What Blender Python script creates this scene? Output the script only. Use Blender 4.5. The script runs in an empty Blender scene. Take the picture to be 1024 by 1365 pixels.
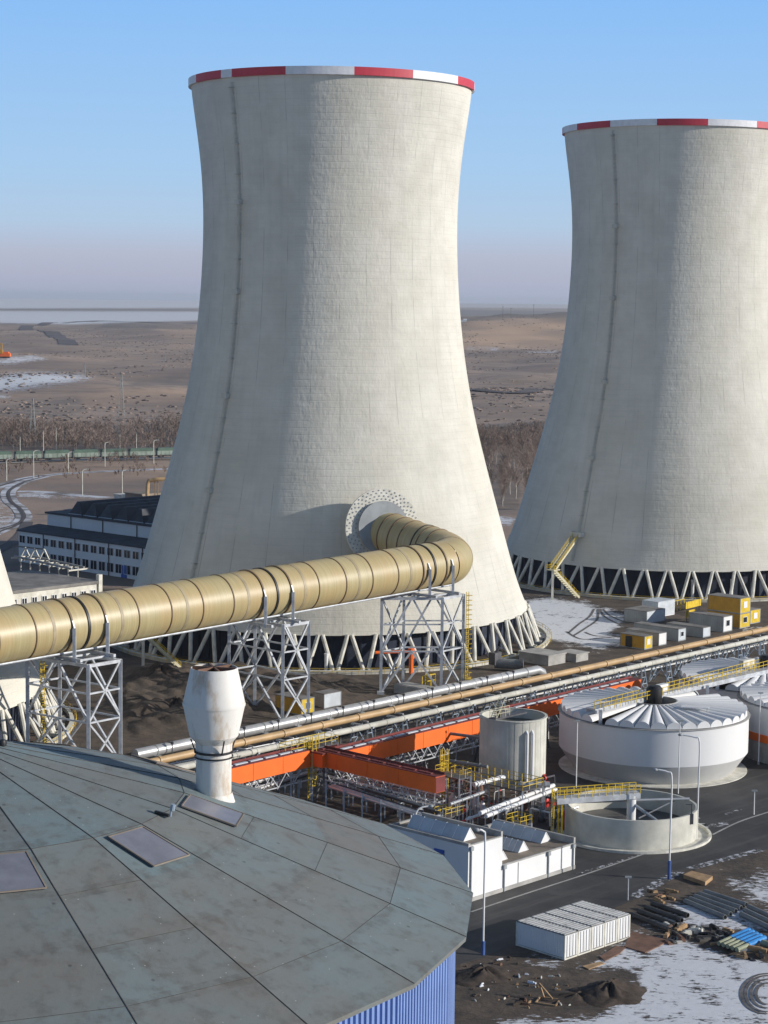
import bpy, math, random
import numpy as np
from mathutils import Vector as V3, Matrix
random.seed(7); rng = np.random.default_rng(7)
sin, cos, pi, R_ = math.sin, math.cos, math.pi, math.radians
sc = bpy.context.scene
COL = sc.collection

# ------------------------------------------------------------------ camera geometry
F = 2700.0; CAMZ = 71.5
PITCH = math.atan((682.5-404)/F); ROLL = R_(0.7)
FWD = V3((0, cos(PITCH), -sin(PITCH))); UP0 = V3((0, sin(PITCH), cos(PITCH))); R0 = V3((1, 0, 0))
RIGHT = R0*cos(ROLL)+UP0*sin(ROLL); UP = -R0*sin(ROLL)+UP0*cos(ROLL)
CAM = V3((0, 0, CAMZ))
def ray(px, py): return FWD*F+RIGHT*(px-512)+UP*(682.5-py)
def G(px, py, z=0.0):
    r = ray(px, py); return CAM+r*((z-CAMZ)/r.z)
def P(px, py, Y):
    r = ray(px, py); return CAM+r*(Y/r.y)
U = V3((0.68, 0.7332, 0)); W = V3((0.7332, -0.68, 0)); Z = V3((0, 0, 1))

# ------------------------------------------------------------------ mesh helper
class MB:
    def __init__(s): s.v = []; s.f = []; s.m = []
    def add(s, vs, fs, m=0):
        o = len(s.v); s.v += [tuple(x) for x in vs]
        for f in fs: s.f.append(tuple(i+o for i in f)); s.m.append(m)
        return s
    def hexa(s, p, m=0):   # 4 bottom ccw, 4 top
        return s.add(p, [(3,2,1,0),(4,5,6,7),(0,1,5,4),(1,2,6,5),(2,3,7,6),(3,0,4,7)], m)
    def box(s, c, sx, sy, sz, ex=V3((1,0,0)), ey=V3((0,1,0)), ez=Z, m=0):
        c = V3(c); a, b, d = ex*sx/2, ey*sy/2, ez*sz/2
        return s.hexa([c-a-b-d, c+a-b-d, c+a+b-d, c-a+b-d, c-a-b+d, c+a-b+d, c+a+b+d, c-a+b+d], m)
    def ob(s, o, lu, lw, z0, z1, m=0):  # grid aligned box from ground corner o
        o = V3((o[0], o[1], 0)); q = [o, o+U*lu, o+U*lu+W*lw, o+W*lw]
        if lu*lw > 0: q = q[::-1]
        return s.hexa([p+Z*z0 for p in q]+[p+Z*z1 for p in q], m)
    def beam(s, a, b, w, h=None, m=0):
        a, b = V3(a), V3(b); h = h or w; d = (b-a); L = d.length
        if L < 1e-6: return s
        d /= L; x = d.cross(Z)
        x = V3((1,0,0)) if x.length < 1e-3 else x.normalized()
        y = x.cross(d)
        return s.box((a+b)/2, w, L, h, x, d, y, m)
    def tube(s, a, b, r, n=8, r2=None, cap=True, m=0):
        a, b = V3(a), V3(b); d = (b-a).normalized(); x = d.cross(Z)
        x = V3((1,0,0)) if x.length < 1e-3 else x.normalized()
        y = d.cross(x); r2 = r if r2 is None else r2
        vs = [a+(x*cos(2*pi*i/n)+y*sin(2*pi*i/n))*r for i in range(n)]+[b+(x*cos(2*pi*i/n)+y*sin(2*pi*i/n))*r2 for i in range(n)]
        fs = [(i, (i+1)%n, n+(i+1)%n, n+i) for i in range(n)]
        if cap: fs += [tuple(range(n))[::-1], tuple(range(n, 2*n))]
        return s.add(vs, fs, m)
    def path(s, pts, r, n=8, m=0, cap=True):
        pts = [V3(p) for p in pts]; k = len(pts); vs = []; x = None
        for i, p in enumerate(pts):
            d = ((pts[min(i+1,k-1)]-p).normalized()+(p-pts[max(i-1,0)]).normalized())
            d.normalize()
            if x is None:
                x = d.cross(Z); x = V3((1,0,0)) if x.length < 1e-3 else x.normalized()
            x = (x-d*x.dot(d)).normalized(); y = d.cross(x)
            vs += [p+(x*cos(2*pi*j/n)+y*sin(2*pi*j/n))*r for j in range(n)]
        fs = [(i*n+j, i*n+(j+1)%n, (i+1)*n+(j+1)%n, (i+1)*n+j) for i in range(k-1) for j in range(n)]
        if cap: fs += [tuple(range(n))[::-1], tuple(range((k-1)*n, k*n))]
        return s.add(vs, fs, m)
    def lathe(s, prof, n=48, c=(0,0,0), m=0, closed=False, a0=0.0, a1=2*pi):
        c = V3(c); full = abs(a1-a0-2*pi) < 1e-6; k = len(prof); na = n if full else n+1
        vs = [c+V3((r*sin(a0+(a1-a0)*i/n), -r*cos(a0+(a1-a0)*i/n), z)) for i in range(na) for (r, z) in prof]
        fs = []
        for i in range(n):
            i2 = (i+1) % na
            for j in range(k if closed else k-1):
                j2 = (j+1) % k; fs.append((i*k+j, i2*k+j, i2*k+j2, i*k+j2))
        return s.add(vs, fs, m)
    def ngon(s, pts, z0, z1, m=0):
        n = len(pts); vs = [(p[0], p[1], z0) for p in pts]+[(p[0], p[1], z1) for p in pts]
        return s.add(vs, [tuple(range(n))[::-1], tuple(range(n, 2*n))]+[(i, (i+1)%n, n+(i+1)%n, n+i) for i in range(n)], m)
    def rail(s, pts, h=1.1, r=0.03, step=1.8, n=4, m=0):
        pts = [V3(p) for p in pts]
        r *= 0.8
        for q in (h, h*0.52): s.path([p+Z*q for p in pts], r, n, m)
        for a, b in zip(pts, pts[1:]):
            k = max(1, round((b-a).length/step))
            for i in range(k+1):
                p = a.lerp(b, i/k); s.tube(p, p+Z*h, r, n, m=m)
        return s
    def ladder(s, a, b, side, w=0.5, r=0.04, step=0.35, m=0):
        a, b = V3(a), V3(b); side = V3(side).normalized()*w/2
        s.tube(a-side, b-side, r, 4, m=m); s.tube(a+side, b+side, r, 4, m=m)
        k = int((b-a).length/step)
        for i in range(1, k): p = a.lerp(b, i/k); s.tube(p-side, p+side, r*0.7, 4, m=m)
        return s
    def build(s, name, mat, parent=None, loc=None, smooth=False, ang=35):
        if parent is not None: o = WL[parent.name]
        else: o = V3(loc) if loc is not None else V3((0,0,0))
        me = bpy.data.meshes.new(name)
        me.from_pydata([(x-o.x, y-o.y, z-o.z) for x, y, z in s.v], [], s.f)
        mats = mat if isinstance(mat, (list, tuple)) else [mat]
        for q in mats: me.materials.append(q)
        if len(mats) > 1: me.polygons.foreach_set('material_index', s.m)
        if smooth:
            me.polygons.foreach_set('use_smooth', [True]*len(me.polygons)); me.set_sharp_from_angle(angle=R_(ang))
        me.update()
        ob = bpy.data.objects.new(name, me); COL.objects.link(ob)
        if parent is not None: ob.parent = parent
        else: ob.location = o
        WL[ob.name] = V3(o)
        return ob
WL = {}
def tag(o, label=None, cat=None, group=None, kind=None):
    for k, v in (('label', label), ('category', cat), ('group', group), ('kind', kind)):
        if v: o[k] = v
    return o
def thing(name, loc, label, cat, group=None):
    o = bpy.data.objects.new(name, None); COL.objects.link(o); o.location = V3(loc); o.empty_display_size = 0.1
    WL[o.name] = V3(loc); return tag(o, label, cat, group)
def inst(src, parent=None, loc=None, rz=None):
    c = src.copy(); COL.objects.link(c)
    if parent is not None: c.parent = parent; WL[c.name] = V3(WL[parent.name])
    if loc is not None: c.location = V3(loc); WL[c.name] = V3(loc)
    if rz is not None: c.rotation_euler.z = rz
    return c
def copy_tree(root, loc, label=None, rz=0, group=None):
    r = inst(root, None, loc, rz)
    if label: r['label'] = label
    if group: r['group'] = group
    for ch in list(root.children):
        c = inst(ch, r)
        for g in list(ch.children): inst(g, c)
    return r

# ------------------------------------------------------------------ materials
def nt(name):
    m = bpy.data.materials.new(name); m.use_nodes = True; t = m.node_tree
    return m, t, t.nodes, t.links, t.nodes['Principled BSDF']
def mixc(t, a, b, f, mode='MIX'):
    n = t.nodes.new('ShaderNodeMix'); n.data_type = 'RGBA'; n.blend_type = mode
    for s, v in ((n.inputs[6], a), (n.inputs[7], b), (n.inputs[0], f)):
        if hasattr(v, 'links'): t.links.new(v, s)
        elif isinstance(v, (int, float)): s.default_value = v
        else: s.default_value = (*v, 1)
    return n.outputs[2]
def mth(t, op, a, b=None, c=None, clamp=False):
    n = t.nodes.new('ShaderNodeMath'); n.operation = op; n.use_clamp = clamp
    for i, v in enumerate((a, b, c)):
        if v is None: continue
        if hasattr(v, 'links'): t.links.new(v, n.inputs[i])
        else: n.inputs[i].default_value = v
    return n.outputs[0]
def ramp(t, x, a, b):   # smooth 0..1 between a and b
    n = t.nodes.new('ShaderNodeMapRange'); n.interpolation_type = 'SMOOTHSTEP'
    t.links.new(x, n.inputs[0]); n.inputs[1].default_value = a; n.inputs[2].default_value = b
    return n.outputs[0]
def noise(t, vec, scale, detail=4, rough=0.55, sc3=None, dist=0.0):
    if sc3 is not None:
        mp = t.nodes.new('ShaderNodeMapping'); t.links.new(vec, mp.inputs[0]); mp.inputs[3].default_value = sc3; vec = mp.outputs[0]
    n = t.nodes.new('ShaderNodeTexNoise'); t.links.new(vec, n.inputs['Vector'])
    n.inputs['Scale'].default_value = scale; n.inputs['Detail'].default_value = detail; n.inputs['Roughness'].default_value = rough
    n.inputs['Distortion'].default_value = dist
    return n.outputs[0]
def bump(t, b, h, strength=0.3, dist=0.1):
    n = t.nodes.new('ShaderNodeBump'); n.inputs['Strength'].default_value = strength; n.inputs['Distance'].default_value = dist
    t.links.new(h, n.inputs['Height']); t.links.new(n.outputs[0], b.inputs['Normal'])
def objc(t): return t.nodes.new('ShaderNodeTexCoord').outputs['Object']
def wpos(t): return t.nodes.new('ShaderNodeNewGeometry').outputs['Position']
def basic(name, col, rough=0.6, metal=0.0, var=0.18, scale=0.6, dirt=0.0, dirtcol=(0.09,0.06,0.04), streak=1.0, bmp=0.0):
    m, t, N, L, b = nt(name); v = wpos(t)
    n1 = noise(t, v, scale, 5, 0.6)
    c = mixc(t, [x*(1-var) for x in col], [min(1, x*(1+var)) for x in col], ramp(t, n1, 0.3, 0.7))
    if dirt > 0:
        n2 = noise(t, v, scale*1.7, 6, 0.65, (1, 1, 1/streak))
        c = mixc(t, c, dirtcol, mth(t, 'MULTIPLY', ramp(t, n2, 0.5, 0.78), dirt))
    L.new(c, b.inputs['Base Color']); b.inputs['Roughness'].default_value = rough; b.inputs['Metallic'].default_value = metal
    if bmp: bump(t, b, noise(t, v, scale*8, 5), bmp, 0.05)
    return m
M = {}
M['white'] = basic('white_paint', (0.72,0.72,0.72), 0.5, var=0.035, scale=0.25, dirt=0.10, dirtcol=(0.45,0.43,0.40), streak=6)
M['tankwhite'] = basic('grey_white_tank_paint', (0.69,0.69,0.69), 0.55, var=0.03, scale=0.12, dirt=0.12, dirtcol=(0.42,0.41,0.40), streak=6)
M['tankgrey'] = basic('bare_tank_concrete', (0.46,0.46,0.45), 0.85, var=0.05, scale=0.2, dirt=0.15, dirtcol=(0.24,0.23,0.22), streak=4)
M['offwhite'] = basic('cream_render', (0.62,0.60,0.53), 0.8, dirt=0.3, dirtcol=(0.35,0.31,0.25), streak=4)
M['steel'] = basic('galvanised_steel', (0.52,0.54,0.57), 0.42, 0.35, 0.2, 0.8)
M['darksteel'] = basic('dark_steel', (0.09,0.09,0.10), 0.5, 0.3, 0.3, 0.8)
M['bluesteel'] = basic('pale_blue_steel', (0.30,0.37,0.45), 0.5, 0.2, 0.25, 0.7, dirt=0.3)
M['yellow'] = basic('yellow_paint', (0.62,0.43,0.02), 0.5, 0, 0.15, 0.9, dirt=0.2)
M['paleyellow'] = basic('cream_yellow_paint', (0.58,0.54,0.38), 0.55, 0, 0.12, 0.7)
M['ochre'] = basic('ochre_cladding', (0.52,0.27,0.02), 0.55, 0, 0.12, 0.5, dirt=0.15)
M['orange'] = basic('orange_cladding', (0.86,0.15,0.012), 0.5, 0, 0.08, 0.35, dirt=0.10, dirtcol=(0.35,0.08,0.03), streak=2)
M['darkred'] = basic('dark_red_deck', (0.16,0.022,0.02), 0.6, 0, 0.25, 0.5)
M['red'] = basic('red_paint', (0.55,0.03,0.02), 0.5)
M['tan'] = basic('tan_pipe_lagging', (0.45,0.30,0.15), 0.5, 0, 0.15, 0.35, dirt=0.25, dirtcol=(0.25,0.14,0.07))
M['silver'] = basic('aluminium_lagging', (0.47,0.475,0.48), 0.38, 0.45, 0.12, 0.4, dirt=0.2, dirtcol=(0.3,0.28,0.26))
M['concrete'] = basic('grey_concrete', (0.36,0.35,0.33), 0.85, 0, 0.2, 0.4, dirt=0.35, dirtcol=(0.16,0.15,0.14), bmp=0.2)
M['paleconcrete'] = basic('pale_concrete', (0.52,0.51,0.45), 0.85, 0, 0.15, 0.3, dirt=0.35, dirtcol=(0.30,0.29,0.24), streak=5)
M['greyroof'] = basic('grey_felt_roof', (0.20,0.19,0.18), 0.85, 0, 0.3, 0.3, dirt=0.4, dirtcol=(0.09,0.085,0.08))
M['brownroof'] = basic('brown_felt_roof', (0.22,0.18,0.14), 0.85, 0, 0.25, 0.3, dirt=0.35, dirtcol=(0.12,0.1,0.08))
M['darkroof'] = basic('dark_roof', (0.055,0.06,0.07), 0.8, 0, 0.25, 0.3)
M['greybox'] = basic('grey_container_paint', (0.30,0.32,0.33), 0.6, 0, 0.12, 0.4, dirt=0.2, dirtcol=(0.2,0.17,0.14))
M['lightbox'] = basic('pale_container_paint', (0.50,0.54,0.58), 0.6, 0, 0.12, 0.4, dirt=0.15)
M['glass'] = basic('window_glass', (0.02,0.025,0.035), 0.15, 0, 0.2, 0.8)
M['black'] = basic('black_paint', (0.012,0.012,0.014), 0.5, 0, 0.2, 1)
M['rust'] = basic('rusty_steel', (0.16,0.085,0.055), 0.8, 0, 0.3, 0.7, dirt=0.4)
M['wood'] = basic('weathered_wood', (0.36,0.23,0.12), 0.85, 0, 0.25, 1)
M['greypipe'] = basic('grey_plastic_pipe', (0.20,0.21,0.21), 0.6, 0, 0.15, 0.7, dirt=0.3, dirtcol=(0.09,0.08,0.07))
M['darkpipe'] = basic('dark_pipe', (0.07,0.065,0.06), 0.7, 0, 0.3, 0.7)
M['bluefoil'] = basic('blue_plastic', (0.03,0.22,0.55), 0.4, 0, 0.2, 0.9)
M['greenpipe'] = basic('pale_green_pipe', (0.28,0.30,0.20), 0.6)
M['bluepaint'] = basic('blue_paint', (0.05,0.10,0.28), 0.5)
M['soil'] = basic('dark_soil', (0.055,0.04,0.03), 0.95, 0, 0.4, 1.2, dirt=0.4, dirtcol=(0.11,0.07,0.05), bmp=0.8)
M['snow'] = basic('snow', (0.72,0.74,0.78), 0.8, 0, 0.08, 0.5)
M['bark'] = basic('bare_bark', (0.17,0.125,0.10), 0.9, 0, 0.25, 0.2)
M['twig'] = basic('bare_twigs', (0.235,0.18,0.15), 0.95, 0, 0.3, 0.05)
M['birch'] = basic('birch_bark', (0.42,0.38,0.33), 0.85, 0, 0.3, 0.6)
M['wagongreen'] = basic('green_wagon_paint', (0.065,0.115,0.085), 0.6, 0, 0.2, 0.3)
M['wagongrey'] = basic('grey_wagon_paint', (0.22,0.27,0.23), 0.7, 0, 0.25, 0.3, dirt=0.4)
M['doorblue'] = basic('blue_door_paint', (0.03,0.10,0.38), 0.5)
M['water'] = basic('dark_slurry', (0.05,0.05,0.045), 0.35, 0, 0.3, 0.3)
M['sludge'] = basic('wet_sludge', (0.095,0.09,0.085), 0.6, 0, 0.25, 0.4)
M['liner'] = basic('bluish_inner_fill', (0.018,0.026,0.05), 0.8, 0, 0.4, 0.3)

def tower_mat():
    m, t, N, L, b = nt('tower_concrete'); v = objc(t)
    s = N.new('ShaderNodeSeparateXYZ'); L.new(v, s.inputs[0])
    ang = mth(t, 'ARCTAN2', s.outputs[0], s.outputs[1])
    cu = mth(t, 'MULTIPLY', ang, 34.0)
    cb = N.new('ShaderNodeCombineXYZ'); L.new(cu, cb.inputs[0]); L.new(s.outputs[2], cb.inputs[1])
    uv = cb.outputs[0]
    # lift joints (every 1.35 m) and formwork seams
    fr = mth(t, 'FRACT', mth(t, 'DIVIDE', s.outputs[2], 1.35))
    hl = mth(t, 'SUBTRACT', 1.0, ramp(t, mth(t, 'ABSOLUTE', mth(t, 'SUBTRACT', fr, 0.5)), 0.0, 0.11))
    n_wob = noise(t, uv, 0.05, 3)
    fa = mth(t, 'FRACT', mth(t, 'ADD', mth(t, 'MULTIPLY', ang, 32/(2*pi)), mth(t, 'MULTIPLY', n_wob, 0.02)))
    vl = mth(t, 'SUBTRACT', 1.0, ramp(t, mth(t, 'ABSOLUTE', mth(t, 'SUBTRACT', fa, 0.5)), 0.0, 0.022))
    brk = ramp(t, noise(t, uv, 1.0, 4, 0.6, (0.03, 0.09, 1)), 0.44, 0.60)
    vl = mth(t, 'MULTIPLY', vl, brk)
    br = N.new('ShaderNodeTexBrick'); L.new(uv, br.inputs[0]); br.inputs['Scale'].default_value = 1
    br.inputs['Brick Width'].default_value = 3.34; br.inputs['Row Height'].default_value = 1.35
    br.inputs['Mortar Size'].default_value = 0.04; br.inputs['Mortar Smooth'].default_value = 0.5; br.offset = 0.5
    br.inputs['Color1'].default_value = (0,0,0,1); br.inputs['Color2'].default_value = (1,1,1,1); br.inputs['Mortar'].default_value = (0.5,0.5,0.5,1)
    nb = noise(t, uv, 0.11, 5, 0.6)
    ns = noise(t, uv, 1.0, 5, 0.65, (0.55, 0.035, 1))
    ny = noise(t, uv, 0.035, 3, 0.6)
    base = mixc(t, (0.615,0.59,0.515), (0.70,0.675,0.60), ramp(t, nb, 0.3, 0.7))
    base = mixc(t, base, (0.60,0.565,0.455), mth(t, 'MULTIPLY', ramp(t, ny, 0.42, 0.65), 0.28))
    base = mixc(t, base, (0.47,0.47,0.42), mth(t, 'MULTIPLY', ramp(t, ns, 0.48, 0.75), 0.28))
    base = mixc(t, base, mixc(t, (0.9,0.9,0.9), (1.04,1.04,1.04), br.outputs[0]), 0.35, 'MULTIPLY')
    patch = ramp(t, noise(t, uv, 1.0, 4, 0.6, (0.05, 0.07, 1)), 0.35, 0.7)
    base = mixc(t, base, (0.42,0.42,0.38), mth(t, 'MULTIPLY', mth(t, 'MULTIPLY', hl, patch), 0.20))
    base = mixc(t, base, (0.26,0.26,0.235), mth(t, 'MULTIPLY', vl, 0.55))
    L.new(base, b.inputs['Base Color']); b.inputs['Roughness'].default_value = 0.85
    # bump: bulging lifts, small vertical form marks
    lift = mth(t, 'MULTIPLY', hl, -0.45)
    marks = noise(t, uv, 1.0, 3, 0.6, (1.3, 0.55, 1))
    wav = noise(t, uv, 1.0, 3, 0.5, (0.3, 0.75, 1))
    h = mth(t, 'ADD', lift, mth(t, 'ADD', mth(t, 'MULTIPLY', marks, 1.7), mth(t, 'MULTIPLY', wav, 1.9)))
    h = mth(t, 'ADD', h, mth(t, 'MULTIPLY', br.outputs[0], 0.35))
    b.inputs['Diffuse Roughness'].default_value = 0.25
    bump(t, b, h, 0.26, 0.20)
    return m
M['tower'] = tower_mat()
def rim_mat(name, col):
    m, t, N, L, b = nt(name); v = objc(t)
    n1 = noise(t, v, 0.8, 5)
    L.new(mixc(t, [c*0.88 for c in col], col, ramp(t, n1, 0.35, 0.65)), b.inputs['Base Color']); b.inputs['Roughness'].default_value = 0.55
    return m
M['rimred'] = rim_mat('rim_red_paint', (0.52,0.035,0.06)); M['rimwhite'] = rim_mat('rim_white_paint', (0.74,0.74,0.76))

def duct_mat():
    m, t, N, L, b = nt('glass_fibre_duct'); v = objc(t)
    # frame: object is rotated so that its local Y runs along the duct
    n1 = noise(t, v, 1.0, 5, 0.6, (0.05, 2.6, 0.05))
    n2 = noise(t, v, 1.0, 5, 0.6, (0.10, 0.14, 0.10))
    c = mixc(t, (0.345,0.285,0.145), (0.445,0.378,0.205), ramp(t, n1, 0.3, 0.7))
    c = mixc(t, c, (0.43,0.30,0.14), mth(t, 'MULTIPLY', ramp(t, n2, 0.4, 0.66), 0.6))
    L.new(c, b.inputs['Base Color']); b.inputs['Roughness'].default_value = 0.42
    bump(t, b, n1, 0.12, 0.05); return m
M['duct'] = duct_mat()
M['ductring'] = basic('brown_ring', (0.17,0.11,0.06), 0.6, 0, 0.2, 0.5)
M['ductjoint'] = basic('grey_joint', (0.33,0.27,0.17), 0.55, 0, 0.2, 0.5)

def roof_mat():
    m, t, N, L, b = nt('patched_roof_sheet'); v = wpos(t)
    a = N.new('ShaderNodeAttribute'); a.attribute_name = 'tint'
    sp = N.new('ShaderNodeSeparateColor'); L.new(a.outputs['Color'], sp.inputs[0])
    n1 = noise(t, v, 0.22, 6, 0.62); n2 = noise(t, v, 1.2, 6, 0.65); n3 = noise(t, v, 0.5, 5, 0.7, dist=0.6)
    f = mth(t, 'ADD', mth(t, 'MULTIPLY', sp.outputs[0], 0.72), mth(t, 'MULTIPLY', ramp(t, n1, 0.36, 0.64), 0.36), clamp=True)
    c = mixc(t, (0.172,0.160,0.142), (0.165,0.222,0.235), f)
    c = mixc(t, c, (0.085,0.08,0.07), mth(t, 'MULTIPLY', ramp(t, n2, 0.48, 0.72), 0.45))
    c = mixc(t, c, (0.10,0.075,0.055), mth(t, 'MULTIPLY', ramp(t, n3, 0.54, 0.75), 0.5))
    # joint stain from attribute G (distance to a ring joint)
    st = mth(t, 'MULTIPLY', sp.outputs[1], ramp(t, n2, 0.35, 0.6))
    c = mixc(t, c, (0.085,0.072,0.06), mth(t, 'MULTIPLY', st, 0.5))
    vo = N.new('ShaderNodeTexVoronoi'); L.new(v, vo.inputs['Vector']); vo.inputs['Scale'].default_value = 1.9
    d = mth(t, 'SUBTRACT', 1.0, ramp(t, vo.outputs['Distance'], 0.035, 0.075))
    d = mth(t, 'MULTIPLY', d, ramp(t, noise(t, v, 0.5, 2), 0.44, 0.5))
    c = mixc(t, c, (0.5,0.5,0.48), mth(t, 'MULTIPLY', d, 0.8))
    vo2 = N.new('ShaderNodeTexVoronoi'); L.new(v, vo2.inputs['Vector']); vo2.inputs['Scale'].default_value = 0.75
    d2 = mth(t, 'SUBTRACT', 1.0, ramp(t, vo2.outputs['Distance'], 0.04, 0.10))
    c = mixc(t, c, (0.05,0.045,0.04), mth(t, 'MULTIPLY', d2, 0.6))
    L.new(c, b.inputs['Base Color']); b.inputs['Roughness'].default_value = 0.6
    bump(t, b, mth(t, 'ADD', n2, mth(t, 'MULTIPLY', n1, 2.0)), 0.35, 0.06); return m
M['siloroof'] = roof_mat()
M['seam'] = basic('black_seam_strip', (0.07,0.064,0.058), 0.8, 0, 0.4, 1.5)
M['skylight'] = basic('milky_plastic_skylight', (0.185,0.19,0.225), 0.35, 0, 0.12, 0.9, dirt=0.25, dirtcol=(0.10,0.09,0.09))
M['bluecladding'] = basic('blue_trapezoidal_sheet', (0.20,0.30,0.58), 0.45, 0.1, 0.08, 0.5)
def vent_mat():
    m, t, N, L, b = nt('rusty_white_vent'); v = objc(t)
    n1 = noise(t, v, 1.0, 6, 0.65, (0.9, 0.9, 0.28)); n2 = noise(t, v, 2.5, 5)
    c = mixc(t, (0.66,0.63,0.58), (0.73,0.71,0.67), n2)
    c = mixc(t, c, (0.42,0.28,0.15), mth(t, 'MULTIPLY', ramp(t, n1, 0.50, 0.70), 0.75))
    c = mixc(t, c, (0.30,0.27,0.23), mth(t, 'MULTIPLY', ramp(t, noise(t, v, 1.0, 6, 0.7, (2.2, 2.2, 0.35)), 0.52, 0.72), 0.5))
    L.new(c, b.inputs['Base Color']); b.inputs['Roughness'].default_value = 0.6; return m
M['vent'] = vent_mat()

def ground_mat():
    m, t, N, L, b = nt('ground_soil_snow'); v = wpos(t)
    a = N.new('ShaderNodeAttribute'); a.attribute_name = 'cover'
    sp = N.new('ShaderNodeSeparateColor'); L.new(a.outputs['Color'], sp.inputs[0])
    snow, mud, tanf = sp.outputs[0], sp.outputs[1], sp.outputs[2]
    nf = noise(t, v, 0.004, 7, 0.6); ng = noise(t, v, 0.03, 6, 0.65); nm = noise(t, v, 0.25, 6, 0.65); nn = noise(t, v, 1.1, 5, 0.65)
    nstr = noise(t, v, 1.0, 6, 0.65, (0.012, 0.05, 1))
    field = mixc(t, (0.245,0.18,0.142), (0.375,0.275,0.21), ramp(t, nf, 0.40, 0.60))
    field = mixc(t, field, (0.15,0.125,0.115), mth(t, 'MULTIPLY', ramp(t, nstr, 0.48, 0.66), 0.7))
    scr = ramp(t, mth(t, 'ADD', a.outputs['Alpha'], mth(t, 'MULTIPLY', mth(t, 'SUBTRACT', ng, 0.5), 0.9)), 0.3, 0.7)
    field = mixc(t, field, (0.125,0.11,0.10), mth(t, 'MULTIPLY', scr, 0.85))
    field = mixc(t, field, (0.33,0.22,0.14), mth(t, 'MULTIPLY', ramp(t, ng, 0.5, 0.68), 0.5))
    field = mixc(t, field, (0.52,0.34,0.21), mth(t, 'MULTIPLY', tanf, 0.9))
    soil = mixc(t, (0.045,0.036,0.028), (0.115,0.085,0.062), ramp(t, nm, 0.3, 0.7))
    soil = mixc(t, soil, (0.15,0.10,0.07), mth(t, 'MULTIPLY', ramp(t, ng, 0.5, 0.7), 0.4))
    soil = mixc(t, soil, (0.03,0.026,0.022), mth(t, 'MULTIPLY', ramp(t, nn, 0.52, 0.7), 0.55))
    c = mixc(t, field, soil, mud)
    nfi = noise(t, v, 1.0, 6, 0.7, (0.9, 2.2, 1), dist=0.4)
    k = mth(t, 'ADD', mth(t, 'MULTIPLY', nm, 0.36), mth(t, 'ADD', mth(t, 'MULTIPLY', nfi, 0.44), mth(t, 'MULTIPLY', nstr, 0.2)))
    k = mth(t, 'ADD', snow, mth(t, 'MULTIPLY', mth(t, 'SUBTRACT', k, 0.5), 3.1))
    k = ramp(t, k, 0.47, 0.60)
    c = mixc(t, c, mixc(t, (0.56,0.57,0.59), (0.76,0.77,0.80), nn), k)
    L.new(c, b.inputs['Base Color']); b.inputs['Roughness'].default_value = 0.92
    bump(t, b, mth(t, 'MULTIPLY', mth(t, 'ADD', nn, mth(t, 'MULTIPLY', nm, 2.5)), mth(t, 'SUBTRACT', 1.0, mth(t, 'MULTIPLY', k, 0.8))), 0.5, 0.22); return m
M['ground'] = ground_mat()
def slush_mat():
    m, t, N, L, b = nt('patchy_slush'); v = wpos(t); n1 = noise(t, v, 1.3, 6, 0.7, dist=0.5)
    L.new(mixc(t, (0.055,0.053,0.052), (0.55,0.56,0.60), ramp(t, n1, 0.49, 0.60)), b.inputs['Base Color']); b.inputs['Roughness'].default_value = 0.9; return m
M['slush'] = slush_mat()
def asphalt_mat():
    m, t, N, L, b = nt('wet_asphalt'); v = wpos(t)
    n1 = noise(t, v, 0.09, 6, 0.6); n2 = noise(t, v, 0.8, 6, 0.65); n3 = noise(t, v, 1.0, 5, 0.6, (0.5, 0.04, 1))
    mp = N.new('ShaderNodeMapping'); L.new(v, mp.inputs[0]); mp.inputs[2].default_value = (0,0,R_(-47)); 
    n4 = noise(t, mp.outputs[0], 1.0, 5, 0.6, (0.03, 0.6, 1))
    c = mixc(t, (0.030,0.029,0.030), (0.062,0.059,0.057), ramp(t, n1, 0.35, 0.65))
    c = mixc(t, c, (0.095,0.088,0.08), mth(t, 'MULTIPLY', ramp(t, n4, 0.5, 0.72), 0.6))
    c = mixc(t, c, (0.02,0.02,0.021), mth(t, 'MULTIPLY', ramp(t, n2, 0.5, 0.75), 0.5))
    L.new(c, b.inputs['Base Color']); b.inputs['Roughness'].default_value = 0.75
    bump(t, b, n2, 0.2, 0.03); return m
M['asphalt'] = asphalt_mat()
def snowroad_mat():
    m, t, N, L, b = nt('snowy_track'); v = wpos(t)
    n1 = noise(t, v, 0.12, 6, 0.65); n2 = noise(t, v, 0.02, 4)
    c = mixc(t, (0.17,0.15,0.135), (0.62,0.63,0.67), ramp(t, mth(t, 'ADD', mth(t,'MULTIPLY',n1,0.6), mth(t,'MULTIPLY',n2,0.4)), 0.40, 0.54))
    L.new(c, b.inputs['Base Color']); b.inputs['Roughness'].default_value = 0.9; return m
M['snowroad'] = snowroad_mat()
M['mudtrack'] = basic('dark_mud_track', (0.10,0.085,0.085), 0.9, 0, 0.25, 0.02)
M['tyretrack'] = basic('slush_track', (0.13,0.12,0.115), 0.85, 0, 0.5, 0.8)

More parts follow.
